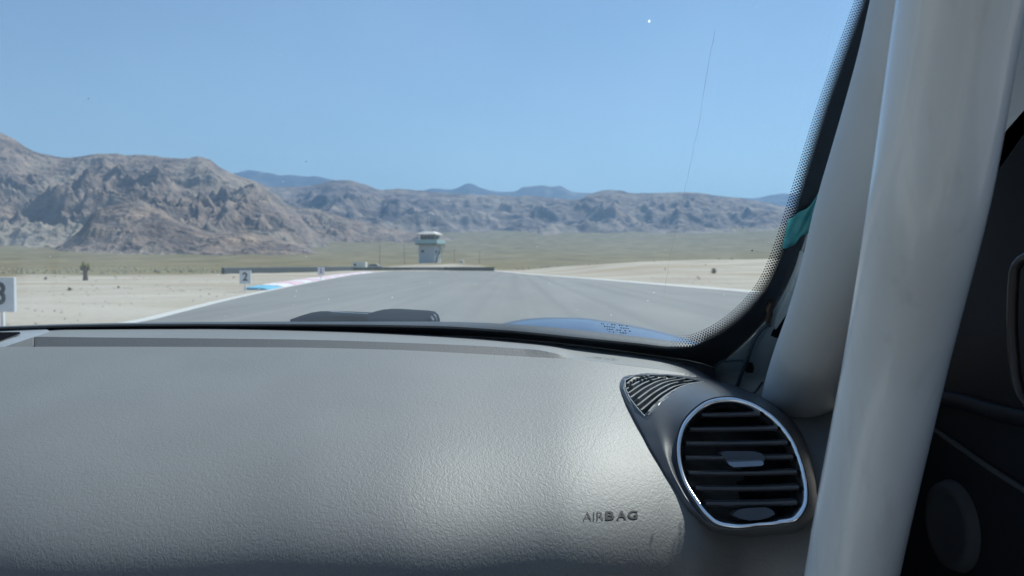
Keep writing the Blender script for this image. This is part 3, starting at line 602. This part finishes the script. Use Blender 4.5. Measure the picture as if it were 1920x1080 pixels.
# ---- vent pod
PC = (1392, 868)
OUT = [(1157, 718), (1163, 706), (1190, 700), (1250, 700), (1310, 707), (1345, 714), (1372, 721), (1402, 733), (1440, 750), (1482, 783), (1508, 825), (1524, 870), (1532, 920), (1528, 965), (1503, 994), (1450, 1004), (1385, 1006), (1335, 996), (1300, 967), (1270, 926), (1240, 880), (1205, 820), (1180, 775), (1163, 740)]
RNG = [(1364, 748), (1402, 755), (1439, 775), (1470, 805), (1494, 846), (1507, 889), (1512, 923), (1508, 952), (1494, 971), (1463, 979), (1414, 984), (1366, 986), (1345, 981), (1325, 965), (1301, 933), (1280, 894), (1272, 856), (1274, 822), (1289, 787), (1318, 760)]
def polar(pts, n, extra=0):
    an = [(math.atan2(p[1]-PC[1], p[0]-PC[0])) for p in pts]; rd = [math.hypot(p[0]-PC[0], p[1]-PC[1]) for p in pts]
    z = sorted(zip(an, rd)); an = np.array([q[0] for q in z]); rd = np.array([q[1] for q in z])
    an3 = np.r_[an-2*math.pi, an, an+2*math.pi]; rd3 = np.r_[rd, rd, rd]
    th = np.linspace(-math.pi, math.pi, n, endpoint=False); return th, crv(np.stack([an3, rd3], 1), th)
NP = 240
th, ro = polar(OUT, NP); _, rr = polar(RNG, NP)
def ringY(px, py): return .598 - .00024*(px-1392) - .00034*(py-868)
TS = np.r_[0, .015, .035, .06, .09, np.linspace(.13, .96, 40), .985, 1.0]
def pod_y(k, t):
    px0, py0 = PC[0]+ro[k]*math.cos(th[k]), PC[1]+ro[k]*math.sin(th[k]); Yo = dY(px0, max(py0, np.interp(px0, pcol, stb)+2))
    Yr = ringY(PC[0]+rr[k]*math.cos(th[k]), PC[1]+rr[k]*math.sin(th[k])) + .004
    base = Yo+.006 + (Yr-Yo-.006)*(t**.85)
    lift = .007*sstep(0, .09, np.array(t))*(1-sstep(.5, 1, np.array(t)))
    return float(min(base-lift, 9))
def pod_pt(k, t):
    r_ = rr[k]*1.03+(ro[k]-rr[k]*1.03)*(1-t); px, py = PC[0]+r_*math.cos(th[k]), PC[1]+r_*math.sin(th[k]); return px, py
def pod_Y(px, py):
    a = math.atan2(py-PC[1], px-PC[0]); k = int(round((a+math.pi)/(2*math.pi)*NP)) % NP
    r_ = math.hypot(px-PC[0], py-PC[1]); t = 1-(r_-rr[k]*1.03)/(ro[k]-rr[k]*1.03); return pod_y(k, min(max(t, 0), 1))
LEAF = [(1172, 713), (1189, 704.5), (1217, 702.8), (1250, 703.8), (1283, 708), (1319, 715.5), (1300, 718), (1272, 727), (1250, 742), (1233, 758), (1222, 770), (1215.5, 778), (1209, 781), (1194, 764), (1181, 747), (1172.5, 728)]
def inside(x, y, poly):
    r_ = False; j = len(poly)-1
    for i in range(len(poly)):
        if (poly[i][1] > y) != (poly[j][1] > y) and x < (poly[j][0]-poly[i][0])*(y-poly[i][1])/(poly[j][1]-poly[i][1])+poly[i][0]: r_ = not r_
        j = i
    return r_
LEAFX = [(1216+(p[0]-1216)*1.04, 730+(p[1]-730)*1.05) for p in LEAF]
pv = []; pp2 = []
for t in TS:
    for k in range(NP): x, y = pod_pt(k, t); pp2.append((x, y)); pv.append(at(x, y, pod_y(k, t)))
pf = []
for f in grid_faces(len(TS), NP, True):
    cx = sum(pp2[i][0] for i in f)/4; cy_ = sum(pp2[i][1] for i in f)/4
    if not inside(cx, cy_, LEAFX): pf.append(f)
vent = mesh('air_vent', pv, pf, M['pod'], car, smooth=True)
# leaf shaped side demister grille
def cat_rom(pts, n=6):
    P_ = pts; o = []
    for i in range(len(P_)):
        p0, p1, p2, p3 = (np.array(P_[(i+k) % len(P_)], float) for k in (-1, 0, 1, 2))
        for s in range(n):
            t = s/n; o.append(tuple(.5*((2*p1)+(p2-p0)*t+(2*p0-5*p1+4*p2-p3)*t*t+(-p0+3*p1-3*p2+p3)*t**3)))
    return o
lf = LEAF; cxl = (1215, 733)
floor_v = [at(cxl[0], cxl[1], pod_Y(*cxl)+.018)]; q = MB()
o1 = [at(p[0], p[1], pod_Y(*p)-.0004) for p in lf]; o2 = [at(p[0], p[1]+1, pod_Y(*p)+.022) for p in lf]; n = len(lf); o0 = [at(1216+(p[0]-1216)*1.10, 730+(p[1]-730)*1.12, pod_Y(1216+(p[0]-1216)*1.10, 730+(p[1]-730)*1.12)-.0005) for p in lf]
MB().add(o0+o1, grid_faces(2, n, True)).build('demister_frame', M['pod'], vent)
q.add(o1+o2, grid_faces(2, n, True)); q.add(o2, [tuple(range(n))]); q.build('demister_recess', M['black'], vent)
q = MB(); q.tube([at(p[0], p[1], pod_Y(*p)-.0006) for p in [lf[5], lf[4], lf[3], lf[2], lf[1], lf[0], lf[15], lf[14], lf[13], lf[12], lf[11], lf[10], lf[9], lf[8], lf[7], lf[6], lf[5]]], [.0005]*17, 6); q.build('demister_rim', M['rim'] if 'rim' in M else M['grey_plastic'], vent)
FIN = [[(215, 365), (400, 262), (600, 213)], [(220, 440), (420, 322), (560, 262), (740, 222)], [(250, 512), (500, 350), (680, 280), (880, 238)], [(290, 585), (560, 400), (800, 295), (1060, 250)], [(345, 660), (660, 430), (900, 320), (1210, 262)], [(405, 722), (740, 470), (1000, 345), (1360, 292)], [(470, 795), (840, 500), (1100, 375), (1490, 322)], [(548, 880), (720, 690), (960, 500), (1150, 400), (1360, 338)]]
for fpts in FIN:
    P2 = [(1150+a/9, 680+b/9) for a, b in fpts]; tt = np.linspace(0, 1, 14); ss = np.linspace(0, 1, len(P2)); fx = crv(np.c_[ss, [p[0] for p in P2], [p[1] for p in P2]], tt); V = []
    for x, y in zip(*fx):
        c_ = Vector(at(x, y, pod_Y(x, y)-.0002)); d = Vector((.45, .55, 0)); wv = Vector((-.35, .1, .0)).normalized()*.0010; dn = Vector((0, .004, -.007))
        V += [c_-wv, c_+wv, c_+wv+dn, c_-wv+dn]
    F = []
    for i in range(13):
        b_ = i*4; F += [(b_+j, b_+(j+1) % 4, b_+4+(j+1) % 4, b_+4+j) for j in range(4)]
    mesh('demister_fin', V, F+[(0, 1, 2, 3), (55, 54, 53, 52)], M['fin'], vent)
# chrome ring of the round vent
def loop(scale, dy, dpx=0): return [at(PC[0]+rr[k]*scale*math.cos(th[k]), PC[1]+rr[k]*scale*math.sin(th[k]), ringY(PC[0]+rr[k]*scale*math.cos(th[k]), PC[1]+rr[k]*scale*math.sin(th[k]))+dy) for k in range(NP)]
def deep(scale, dy):                                       # moved straight back in the car, not towards the lens
    return [(p[0]+.12*dy, p[1]+.93*dy, p[2]-.34*dy) for p in loop(scale, 0)]
rl = deep(1.035, .006)+deep(1.03, .0005)+deep(1.012, -.002)+deep(.98, -.002)+deep(.95, .0005)+deep(.895, .010)+deep(.89, .014)
mesh('vent_ring', rl, grid_faces(7, NP, True), M['chrome'], vent, smooth=True)
rl = deep(1.06, .006)+deep(1.045, .0005)+deep(1.03, .002)+deep(1.02, .006)
mesh('vent_surround', rl, grid_faces(4, NP, True), M['pod'], vent, smooth=True)
rl = deep(.90, .011)+deep(.89, .03)+deep(.9, .05)+deep(.2, .052)
mesh('vent_cavity', rl, grid_faces(4, NP, True), M['black'], vent, smooth=True)
def halfw(py):                                             # the extent of the opening at a height
    xs = [PC[0]+rr[k]*.88*math.cos(th[k]) for k in range(NP) if abs(PC[1]+rr[k]*.88*math.sin(th[k])-py) < 3.2]; return min(xs), max(xs)
for py in (779, 806, 833, 860, 888, 917, 945):
    xa, xb = halfw(py); V = []; npt = 15
    for i in range(npt):
        t = i/(npt-1); x = xa+(xb-xa)*t; bow = 1.6*math.sin(math.pi*t)*(1 if py > 870 else .4); c_ = Vector(at(x, py-bow*.0+bow-4*t*.6, ringY(x, py)+.0005)); hh = .0016
        V += [c_+Vector((0, 0, -hh)), c_+Vector((0, -.0010, 0)), c_+Vector((0, 0, hh)), c_+Vector((0, .007, hh*1.4-.001)), c_+Vector((0, .016, -.004)), c_+Vector((0, .007, -hh*1.3-.001))]
    F = []
    for i in range(npt-1): b_ = i*6; F += [(b_+j, b_+(j+1) % 6, b_+6+(j+1) % 6, b_+6+j) for j in range(6)]
    mesh('vent_slat', V, F+[tuple(range(6)), tuple(range((npt-1)*6+5, (npt-1)*6-1, -1))], M['slat'], vent, smooth=False)
q = MB(); q.prism([at(px, py, ringY(px, py)-.004) for px, py in ((1351, 849), (1358, 846), (1412, 846), (1428, 850), (1435, 858), (1431, 870), (1420, 876), (1380, 878), (1368, 871))], (0, .02, -.004)); q.build('vent_tab', M['slat'], vent)
q = MB(); q.prism([at(1364, 866.5, ringY(1364, 866.5)-.0065), at(1430, 864.5, ringY(1430, 864.5)-.0065), at(1432, 870, ringY(1432, 870)-.0065), at(1428, 873.5, ringY(1428, 873.5)-.0065), at(1376, 876, ringY(1376, 876)-.0065), at(1368, 872, ringY(1368, 872)-.0065)], (0, .004, 0)); q.build('vent_tab_trim', M['trim'], vent)
q = MB(); q.prism([at(px, py, ringY(px, py)-.003) for px, py in ((1374, 966), (1382, 957), (1396, 953), (1436, 951), (1448, 956), (1454, 964), (1440, 971), (1424, 975), (1404, 976), (1386, 972))], (0, .02, -.006)); q.build('thumb_wheel', M['slat'], vent)

# ---- windshield
xg = np.linspace(-.965, .255, 60); zg = np.linspace(-.16, .345, 40); V = []
for z in zg:
    for x in xg: V.append((x, wYx(x, EYE+z), EYE+z))
gs = mesh('windshield', V, grid_faces(40, 60), M['glass'], car, smooth=True)
sm = gs.modifiers.new('t', 'SOLIDIFY'); sm.thickness = .0045; sm.offset = 1
# black printed border on the inside of the glass
INN = [(-900, 640), (-500, 628), (0, 613.5), (120, 610), (300, 607.5), (600, 608), (815, 611), (960, 620), (1100, 634), (1200, 644), (1260, 650), (1290, 649.5), (1320, 641), (1345, 629), (1372, 611), (1398, 589), (1420, 565), (1438, 541), (1453, 512), (1468, 475), (1480, 440), (1495, 392), (1512, 335), (1530, 275), (1552, 205), (1578, 130), (1605, 55), (1636, -30), (1680, -150), (1730, -290)]
OUTF = [(-900, 760), (-500, 740), (0, 680), (120, 670), (300, 668), (600, 670), (815, 680), (960, 690), (1100, 702), (1200, 712), (1270, 720), (1300, 712), (1338, 692), (1372, 668), (1402, 640), (1428, 612), (1448, 588), (1466, 560), (1480, 532), (1496, 494), (1507, 462), (1524, 412), (1544, 352), (1563, 292), (1590, 222), (1620, 147), (1650, 70), (1682, -15), (1725, -135), (1775, -275)]
def dens(p, n=5):
    p = np.array(p, float); d = np.r_[0, np.cumsum(np.hypot(*np.diff(p, axis=0).T))]; u = np.interp(np.linspace(0, len(p)-1, (len(p)-1)*n+1), range(len(p)), d); c = crv(np.c_[d, p], u); return np.stack(c, 1)
I2, O2 = dens(INN), dens(OUTF); V = []
for a, b in zip(I2, O2):
    for t in np.linspace(0, 1, 5): p = a*(1-t)+b*t; V.append(wpt(p[0], p[1], .004))
fo = mesh('glass_border', V, grid_faces(len(I2), 5), M['frit'], gs, smooth=True); 
q = MB()
seg = np.array(INN, float); d = np.r_[0, np.cumsum(np.hypot(*np.diff(seg, axis=0).T))]; iS = list(map(tuple, INN)).index((1260, 650)); s0 = d[iS]
u = s0; cc = crv(np.c_[d, seg], np.arange(s0, d[-1]-150, 5.6)); C2 = np.stack(cc, 1); T2 = np.gradient(C2, axis=0); T2 /= np.hypot(*T2.T)[:, None]
for i in range(len(C2)):
    nn = np.array([T2[i][1], -T2[i][0]])
    if nn[0] > 0 and C2[i][0] > 1300: nn = -nn
    if C2[i][0] <= 1300 and nn[1] > 0: nn = -nn
    fade = min(1, i/12)
    for r_ in range(6):
        off = 1.0+r_*3.9; ctr = C2[i]+nn*off+T2[i]*(2.8 if r_ % 2 else 0); rad = (3.0-.3*r_)*(.35+.65*fade)
        if rad < .6: continue
        q.add([wpt(ctr[0]+rad*math.cos(k*1.0472), ctr[1]+rad*math.sin(k*1.0472), .0042) for k in range(6)], [tuple(range(6))])
tag(q.build('border_dots', M['frit'], gs), kind='stuff')
# crack, chips and the glass stamp
q = MB(); ck = np.array([(1340, 58), (1331, 110), (1318, 185), (1306, 250), (1293, 318), (1284, 352), (1274, 405), (1262, 455), (1255, 490), (1250, 520), (1246, 548)], float)
ckp = dens(ck, 3); ckp[:, 0] += rng.normal(0, .7, len(ckp)); q.tube([wpt(p[0], p[1], .0045) for p in ckp], [.00006+.00002*math.sin(i*1.7) for i in range(len(ckp))], 4)
M['crack'] = mat('crack', (.35, .45, .55), .3); M['chip'] = mat('chip', (.9, .92, .95), .3); _t = M['chip'].node_tree; _tl = _t.nodes.new('ShaderNodeBsdfTranslucent'); _t.links.new(_tl.outputs[0], _t.nodes['Material Output'].inputs[0]); q.build('crack', M['crack'], gs)
for (px, py, r_) in ((1217, 40, 2.6), (1410, 470, 1.9), (574, 303, 1.2), (166, 185, 1.1)):
    q = MB(); q.add([wpt(px+r_*random.uniform(.5, 1.3)*math.cos(k*.785+.3), py+r_*1.3*random.uniform(.5, 1.3)*math.sin(k*.785), .0046) for k in range(8)], [tuple(range(8))]); q.build('chip', M['chip'] if r_ > 2 else M['crack'], gs)
q = MB()
for _ in range(170):
    px, py = random.uniform(0, 1600), random.uniform(0, 600); r_ = random.uniform(.35, .8)
    if px > 1640-.42*py: continue
    q.add([wpt(px+r_*math.cos(k*1.2566), py+r_*math.sin(k*1.2566), .0046) for k in range(5)], [tuple(range(5))])
tag(q.build('dust_specks', M['chip'], gs), kind='stuff')
q = MB(); random.seed(3)
for row in range(4):
    x = 1127+row*5
    while x < 1180:
        w_ = random.uniform(1.5, 4); yy = 606+row*4.6+(x-1127)*.09
        if random.random() > .25: q.add([wpt(a_, b_, .0046) for a_, b_ in ((x, yy), (x+w_, yy+.2), (x+w_, yy+2.0), (x, yy+1.8))], [(0, 1, 2, 3)])
        x += w_+1.4
q.build('glass_stamp', M['text'], gs)

# ---- outside: scuttle, wiper, wing
q = MB(); CT = [(-900, 630), (-300, 618), (0, 611.5), (120, 607.5), (300, 604.5), (550, 603), (815, 603), (900, 605), (960, 608), (1060, 616), (1160, 627), (1250, 638), (1290, 643), (1330, 655)]
pc = np.linspace(-900, 1330, 90); ct = crv(CT, pc); V = []
for px, py in zip(pc, ct):
    Yb = wY(px, py)+.055; a_ = Vector(at(px, py, Yb)); V += [a_+Vector((0, -.045, -.05)), a_+Vector((0, -.02, -.008)), a_, a_+Vector((0, .05, -.005)), a_+Vector((0, .12, -.03)), a_+Vector((0, .13, -.12))]
mesh('scuttle_panel', V, grid_faces(90, 6), M['cowl'], car, smooth=True)
wp = empty('wiper', CO); wp.parent = car; wp.location = (0, 0, 0); ORIG[wp.name] = Vector(CO)
def wy(px): return 1.075
q = MB(); arm = [(548, 602), (565, 596), (585, 590), (602, 587.5), (640, 588), (700, 590.5), (716, 592), (716, 612), (548, 612)]
q.prism([at(px, py, 1.10) for px, py in arm], (0, .035, -.002)); o = q.build('wiper_arm', M['rubber'], wp); bv = o.modifiers.new('b', 'BEVEL'); bv.width = .003; bv.segments = 2
q = MB(); q.prism([at(px, py, 1.088) for px, py in [(618, 584.5), (660, 587), (705, 589.5), (712, 594), (618, 592)]], (0, .02, 0)); q.build('wiper_blade', M['rubber'], wp)
q = MB(); blk = [(696, 592), (708, 588.5), (722, 585.5), (740, 585.5), (797, 589), (806, 590.5), (811, 595), (813, 601), (814, 614), (690, 614)]
q.prism([at(px, py, 1.07) for px, py in blk], (0, .05, -.002)); o = q.build('wiper_cover', M['rubber'], wp); bv = o.modifiers.new('b', 'BEVEL'); bv.width = .004; bv.segments = 3
q = MB(); q.tube([at(808, 593, 1.068), at(812, 600, 1.066), at(813, 609, 1.066)], [.0018, .0022, .0015], 6); q.build('wiper_clip', M['grey_plastic'], wp)
SIL = [(930, 616), (960, 607), (1000, 600), (1040, 597.5), (1090, 598), (1140, 604), (1190, 613), (1240, 624), (1290, 638), (1340, 655)]
pc = np.linspace(930, 1340, 50); sy = crv(SIL, pc); V = []
for px, py in zip(pc, sy):
    for k in range(14):
        t = k/13; Yk = 1.12+t*1.0; top = at(px, py, 1.5); x = top[0] + (px-1100)/410*.05*t; V.append((x, Yk, top[2]-.28*((Yk-1.5)**2)*(1.9 if Yk < 1.5 else 1.3)))
mesh('wing', V, grid_faces(50, 14), M['blue'], car, smooth=True)
q = MB(); V = []
for i in range(14):
    for j in range(14):
        x = -1.1+i/13*1.35; Yk = 1.16+j/13*.95; V.append((x, Yk, EYE-.16-.16*(max(0,Yk-1.2))**1.6-.12*(x+.36)**2))
mesh('bonnet', V, grid_faces(14, 14), M['blue'], car, smooth=True)

# ---- pillar, roll cage, body skin
def tubepath(rows, rad, n=40):
    r_ = np.array(rows, float); py = np.linspace(r_[0, 0], r_[-1, 0], n); px, Y_ = crv(r_, py); return [at(a, b, c) for a, b, c in zip(px, py, Y_)]
q = MB(); q.tube(tubepath([(-420, 1880, .285), (-150, 1832, .298), (0, 1801, .308), (350, 1744, .328), (680, 1677, .378), (1000, 1610, .408), (1080, 1595, .416), (1500, 1515, .45)], 0), .0224, 48); q.build('roll_cage_bar', M['paint'], car, smooth=True)
PB = [(-300, 1815, .385), (0, 1733, .415), (100, 1708, .425), (200, 1678, .44), (300, 1646, .455), (400, 1613, .475), (500, 1583, .515), (600, 1549, .60), (700, 1513, .71), (760, 1498, .79), (830, 1490, .87)]
_y = np.linspace(-300, 830, 44); q = MB(); q.tube(tubepath(PB, 0, 44), list(crv([(-300, .0255), (500, .0258), (600, .0280), (700, .0325), (760, .036), (830, .039)], _y)), 40); q.build('pillar_trim', M['trimpaint'], car, smooth=True)
SKL = [(-250, 1772), (-60, 1700), (50, 1655), (150, 1622), (290, 1566), (380, 1531), (470, 1502), (545, 1472), (605, 1434), (655, 1386), (690, 1340), (712, 1312), (735, 1330), (770, 1360)]
SKR = [(-250, 1950), (-60, 1860), (50, 1800), (150, 1760), (290, 1690), (380, 1650), (470, 1625), (545, 1610), (605, 1600), (655, 1595), (690, 1590), (712, 1590), (735, 1590), (770, 1590)]
pys = np.r_[np.linspace(-250, 600, 30), np.linspace(612, 770, 22)]; l_, r_ = crv(SKL, pys), crv(SKR, pys); V = []
def skinY(px, py):
    lx, rx = float(np.interp(py, pys, l_)), float(np.interp(py, pys, r_)); t = (px-lx)/(rx-lx); yl = wY(lx, min(py, 712))-.006; return yl + (max(.60, .64 - .00014*max(0, 400-py)) + .20*float(sstep(480, 690, py)) - yl)*t - .012*math.sin(math.pi*min(max(t*1.6, 0), 1))
for py, a, b in zip(pys, l_, r_):
    for t in np.linspace(0, 1, 16): V.append(at(a+(b-a)*t, py, skinY(a+(b-a)*t, py)))
skin = mesh('pillar_panel', V, grid_faces(len(pys), 16), M['body_paint'], car, smooth=True)
q = MB(); q.tube([at(px, py, skinY(px, py)-.008) for px, py in dens([(1441, 606), (1424, 622), (1411, 645), (1402, 672), (1391, 700), (1380, 728), (1374, 740)], 4)], .0022, 8); q.build('cable', M['rubber'], car, smooth=True)
q = MB(); q.tube([at(px, py, skinY(px, py)-.003) for px, py in [(1447, 568), (1442, 580), (1444, 590), (1440, 600), (1443, 612)]], [.0022, .0032, .0026, .003, .0012], 7); q.build('sealant', M['rust'], skin)
def patch(name, pts, m, off=.0015, parent=skin):
    return MB().prism([at(px, py, skinY(px, py)-off) for px, py in pts], (0, off*.9, 0)).build(name, m, parent)
patch('cable_hole', [(1399, 682), (1404, 678), (1411, 681), (1414, 690), (1412, 699), (1400, 699), (1397, 693)], M['black'])
patch('door_seal', [(1521, 432), (1507, 480), (1490, 540), (1470, 590), (1450, 622), (1447, 630), (1456, 634), (1475, 632), (1500, 560), (1530, 480), (1545, 430)], M['door'], .004)
patch('sealing_strip', [(1504, 470), (1488, 528), (1468, 578), (1452, 612), (1455, 618), (1474, 590), (1496, 536), (1512, 478)], M['body_paint'], .006)
for ln in ([(1328, 704), (1340, 688), (1352, 678), (1362, 676)], [(1362, 678), (1375, 676), (1394, 676)], [(1410, 742), (1420, 730), (1430, 716)]):
    q = MB(); q.tube([at(px, py, skinY(px, py)-.001) for px, py in ln], .0012, 6); q.build('seam', M['rubber'], skin)
# strip of teal tape stuck over the glass edge
TP = [(1476, 416), (1492, 400), (1520, 378), (1545, 340), (1560, 350), (1540, 400), (1522, 432), (1500, 452), (1482, 465), (1466, 466), (1472, 452), (1477, 435)]
top_ = [(1478, 412), (1500, 398), (1524, 380), (1546, 345), (1575, 330)]; bot_ = [(1466, 466), (1484, 463), (1500, 445), (1522, 432), (1545, 400)]
A2, B2_ = dens(top_, 4), dens(bot_, 4); V = []
for i, (a, b) in enumerate(zip(A2, B2_)):
    for j, t in enumerate(np.linspace(0, 1, 7)):
        p = a*(1-t)+b*t; V.append(at(p[0], p[1]+1.2*math.sin(i*1.3), wY(min(p[0], 1500), p[1])-.008-.012*i/len(A2)-.0016*math.sin(i*.9+j*1.1)))
tpo = mesh('masking_tape', V, grid_faces(len(A2), 7), M['tape'], None, smooth=True); sm = tpo.modifiers.new('t', 'SOLIDIFY'); sm.thickness = .0004
tag(tpo, 'torn piece of teal masking tape stuck between the windshield edge and the pale pillar', 'tape')

# ---- door, seen dark at the right
XD = .335
def dp(px, py, off=0.0):
    a, b = ray(px, py); Y = (XD-off)/a; return (XD-off, Y, EYE+b*Y)
door = MB().box((XD+.03, .30, EYE-.50), (.06, 1.56, .90)).build('door', M['door'], car)
def dpl(pts, n=5): return [dp(p[0], p[1], .0) for p in dens(pts, n)]
q = MB(); q.tube([dp(a, b, .003) for a, b in dens([(1735, 742), (1800, 752), (1860, 770), (1930, 786), (2020, 800)], 4)], .006, 8); q.build('door_ridge', M['door'], door, smooth=True)
q = MB(); q.tube([dp(a, b, .002) for a, b in dens([(1745, 800), (1800, 838), (1860, 880), (1930, 925), (2020, 990)], 4)], .0022, 8); q.build('door_ridge', M['speaker'], door, smooth=True)
c_ = Vector(dp(1790, 985)); V = []
for (r_, dx) in ((.034, 0), (.032, -.006), (.026, -.007), (.022, -.004), (.008, -.0035), (.0005, -.0035)):
    for k in range(32): V.append((XD+dx, c_.y+r_*math.cos(k*math.pi/16), c_.z+r_*math.sin(k*math.pi/16)))
mesh('door_speaker', V, grid_faces(6, 32, True), M['speaker'], door, smooth=True)
q = MB(); q.tube([dp(a, b, .02) for a, b in dens([(2010, 470), (1925, 482), (1902, 510), (1898, 600), (1902, 680), (1915, 740), (1960, 775), (2020, 780)], 3)], .0032, 10); q.build('door_pull', M['pull'], door, smooth=True)
q = MB(); q.prism([(XD, .46, EYE-.06), (XD, .75, EYE-.06), (XD, .75, EYE-.02), (XD, .40, EYE+.17), (XD, .30, EYE+.17), (XD, .30, EYE-.06)], (.02, 0, 0)); q.build('mirror_panel', M['door'], door)
# body side above: painted inner frame
q = MB(); q.prism([dp(1800, -300), dp(1810, 120), dp(1842, 362), dp(1925, 243), dp(2010, 130), dp(2200, -300)], (.03, 0, 0)); q.build('door_frame', M['paint'], car)
# shell
def slab(name, c, d, m): return MB().box(c, d).build(name, m, car)
rf = []
for i in range(12):
    for j in range(12):
        x = -1.0+i/11*1.29; Y_ = wYx(x, EYE+.34)-.015 - j/11*(1.9); rf.append((x, Y_, EYE+.345+.05*math.sin(math.pi*j/11)-.06*((x+.36)/.64)**2))
ro_ = mesh('roof', rf, grid_faces(12, 12), M['lining'], car, smooth=True); sm = ro_.modifiers.new('t', 'SOLIDIFY'); sm.thickness = .03; sm.offset = -1
slab('floor_pan', (-.36, -.2, EYE-.97), (1.4, 2.7, .04), M['floor'])
slab('bulkhead', (-.36, 1.06, EYE-.56), (1.4, .04, .80), M['floor'])
slab('rear_panel', (-.36, -1.62, EYE-.55), (1.4, .05, .8), M['lining'])
slab('door_left', (-1.07, -.2, EYE-.52), (.06, 2.8, .86), M['lining']).name = 'door'
for x in (-1.05, .335):
    slab('rear_pillar', (x, -1.5, EYE+.12), (.05, .16, .48), M['lining'])
slab('centre_pillar', (-1.05, -.35, EYE+.12), (.05, .1, .44), M['lining']); slab('centre_pillar', (.335, -.50, EYE+.12), (.05, .1, .44), M['lining'])
q = MB(); q.tube([(-.965, wYx(-.965, EYE-.12), EYE-.12), (-.965, wYx(-.965, EYE+.32), EYE+.32)], .04, 16); q.build('pillar_bar', M['paint'], car, smooth=True)
slab('rear_window', (-.36, -1.62, EYE+.12), (1.3, .006, .36), M['sglass'])
slab('side_window', (-1.06, .1, EYE+.1), (.005, .8, .4), M['sglass']); slab('side_window', (.36, -.1, EYE+.1), (.005, .7, .36), M['sglass'])
# front seats behind the camera
for x in (-.72, .02):
    q = MB(); q.box((x, -.35, EYE-.62), (.46, .48, .14)); q.box((x, -.62, EYE-.30), (.46, .12, .62)); o = q.build('seat', M['seat'], car); bv = o.modifiers.new('b', 'BEVEL'); bv.width = .04; bv.segments = 3
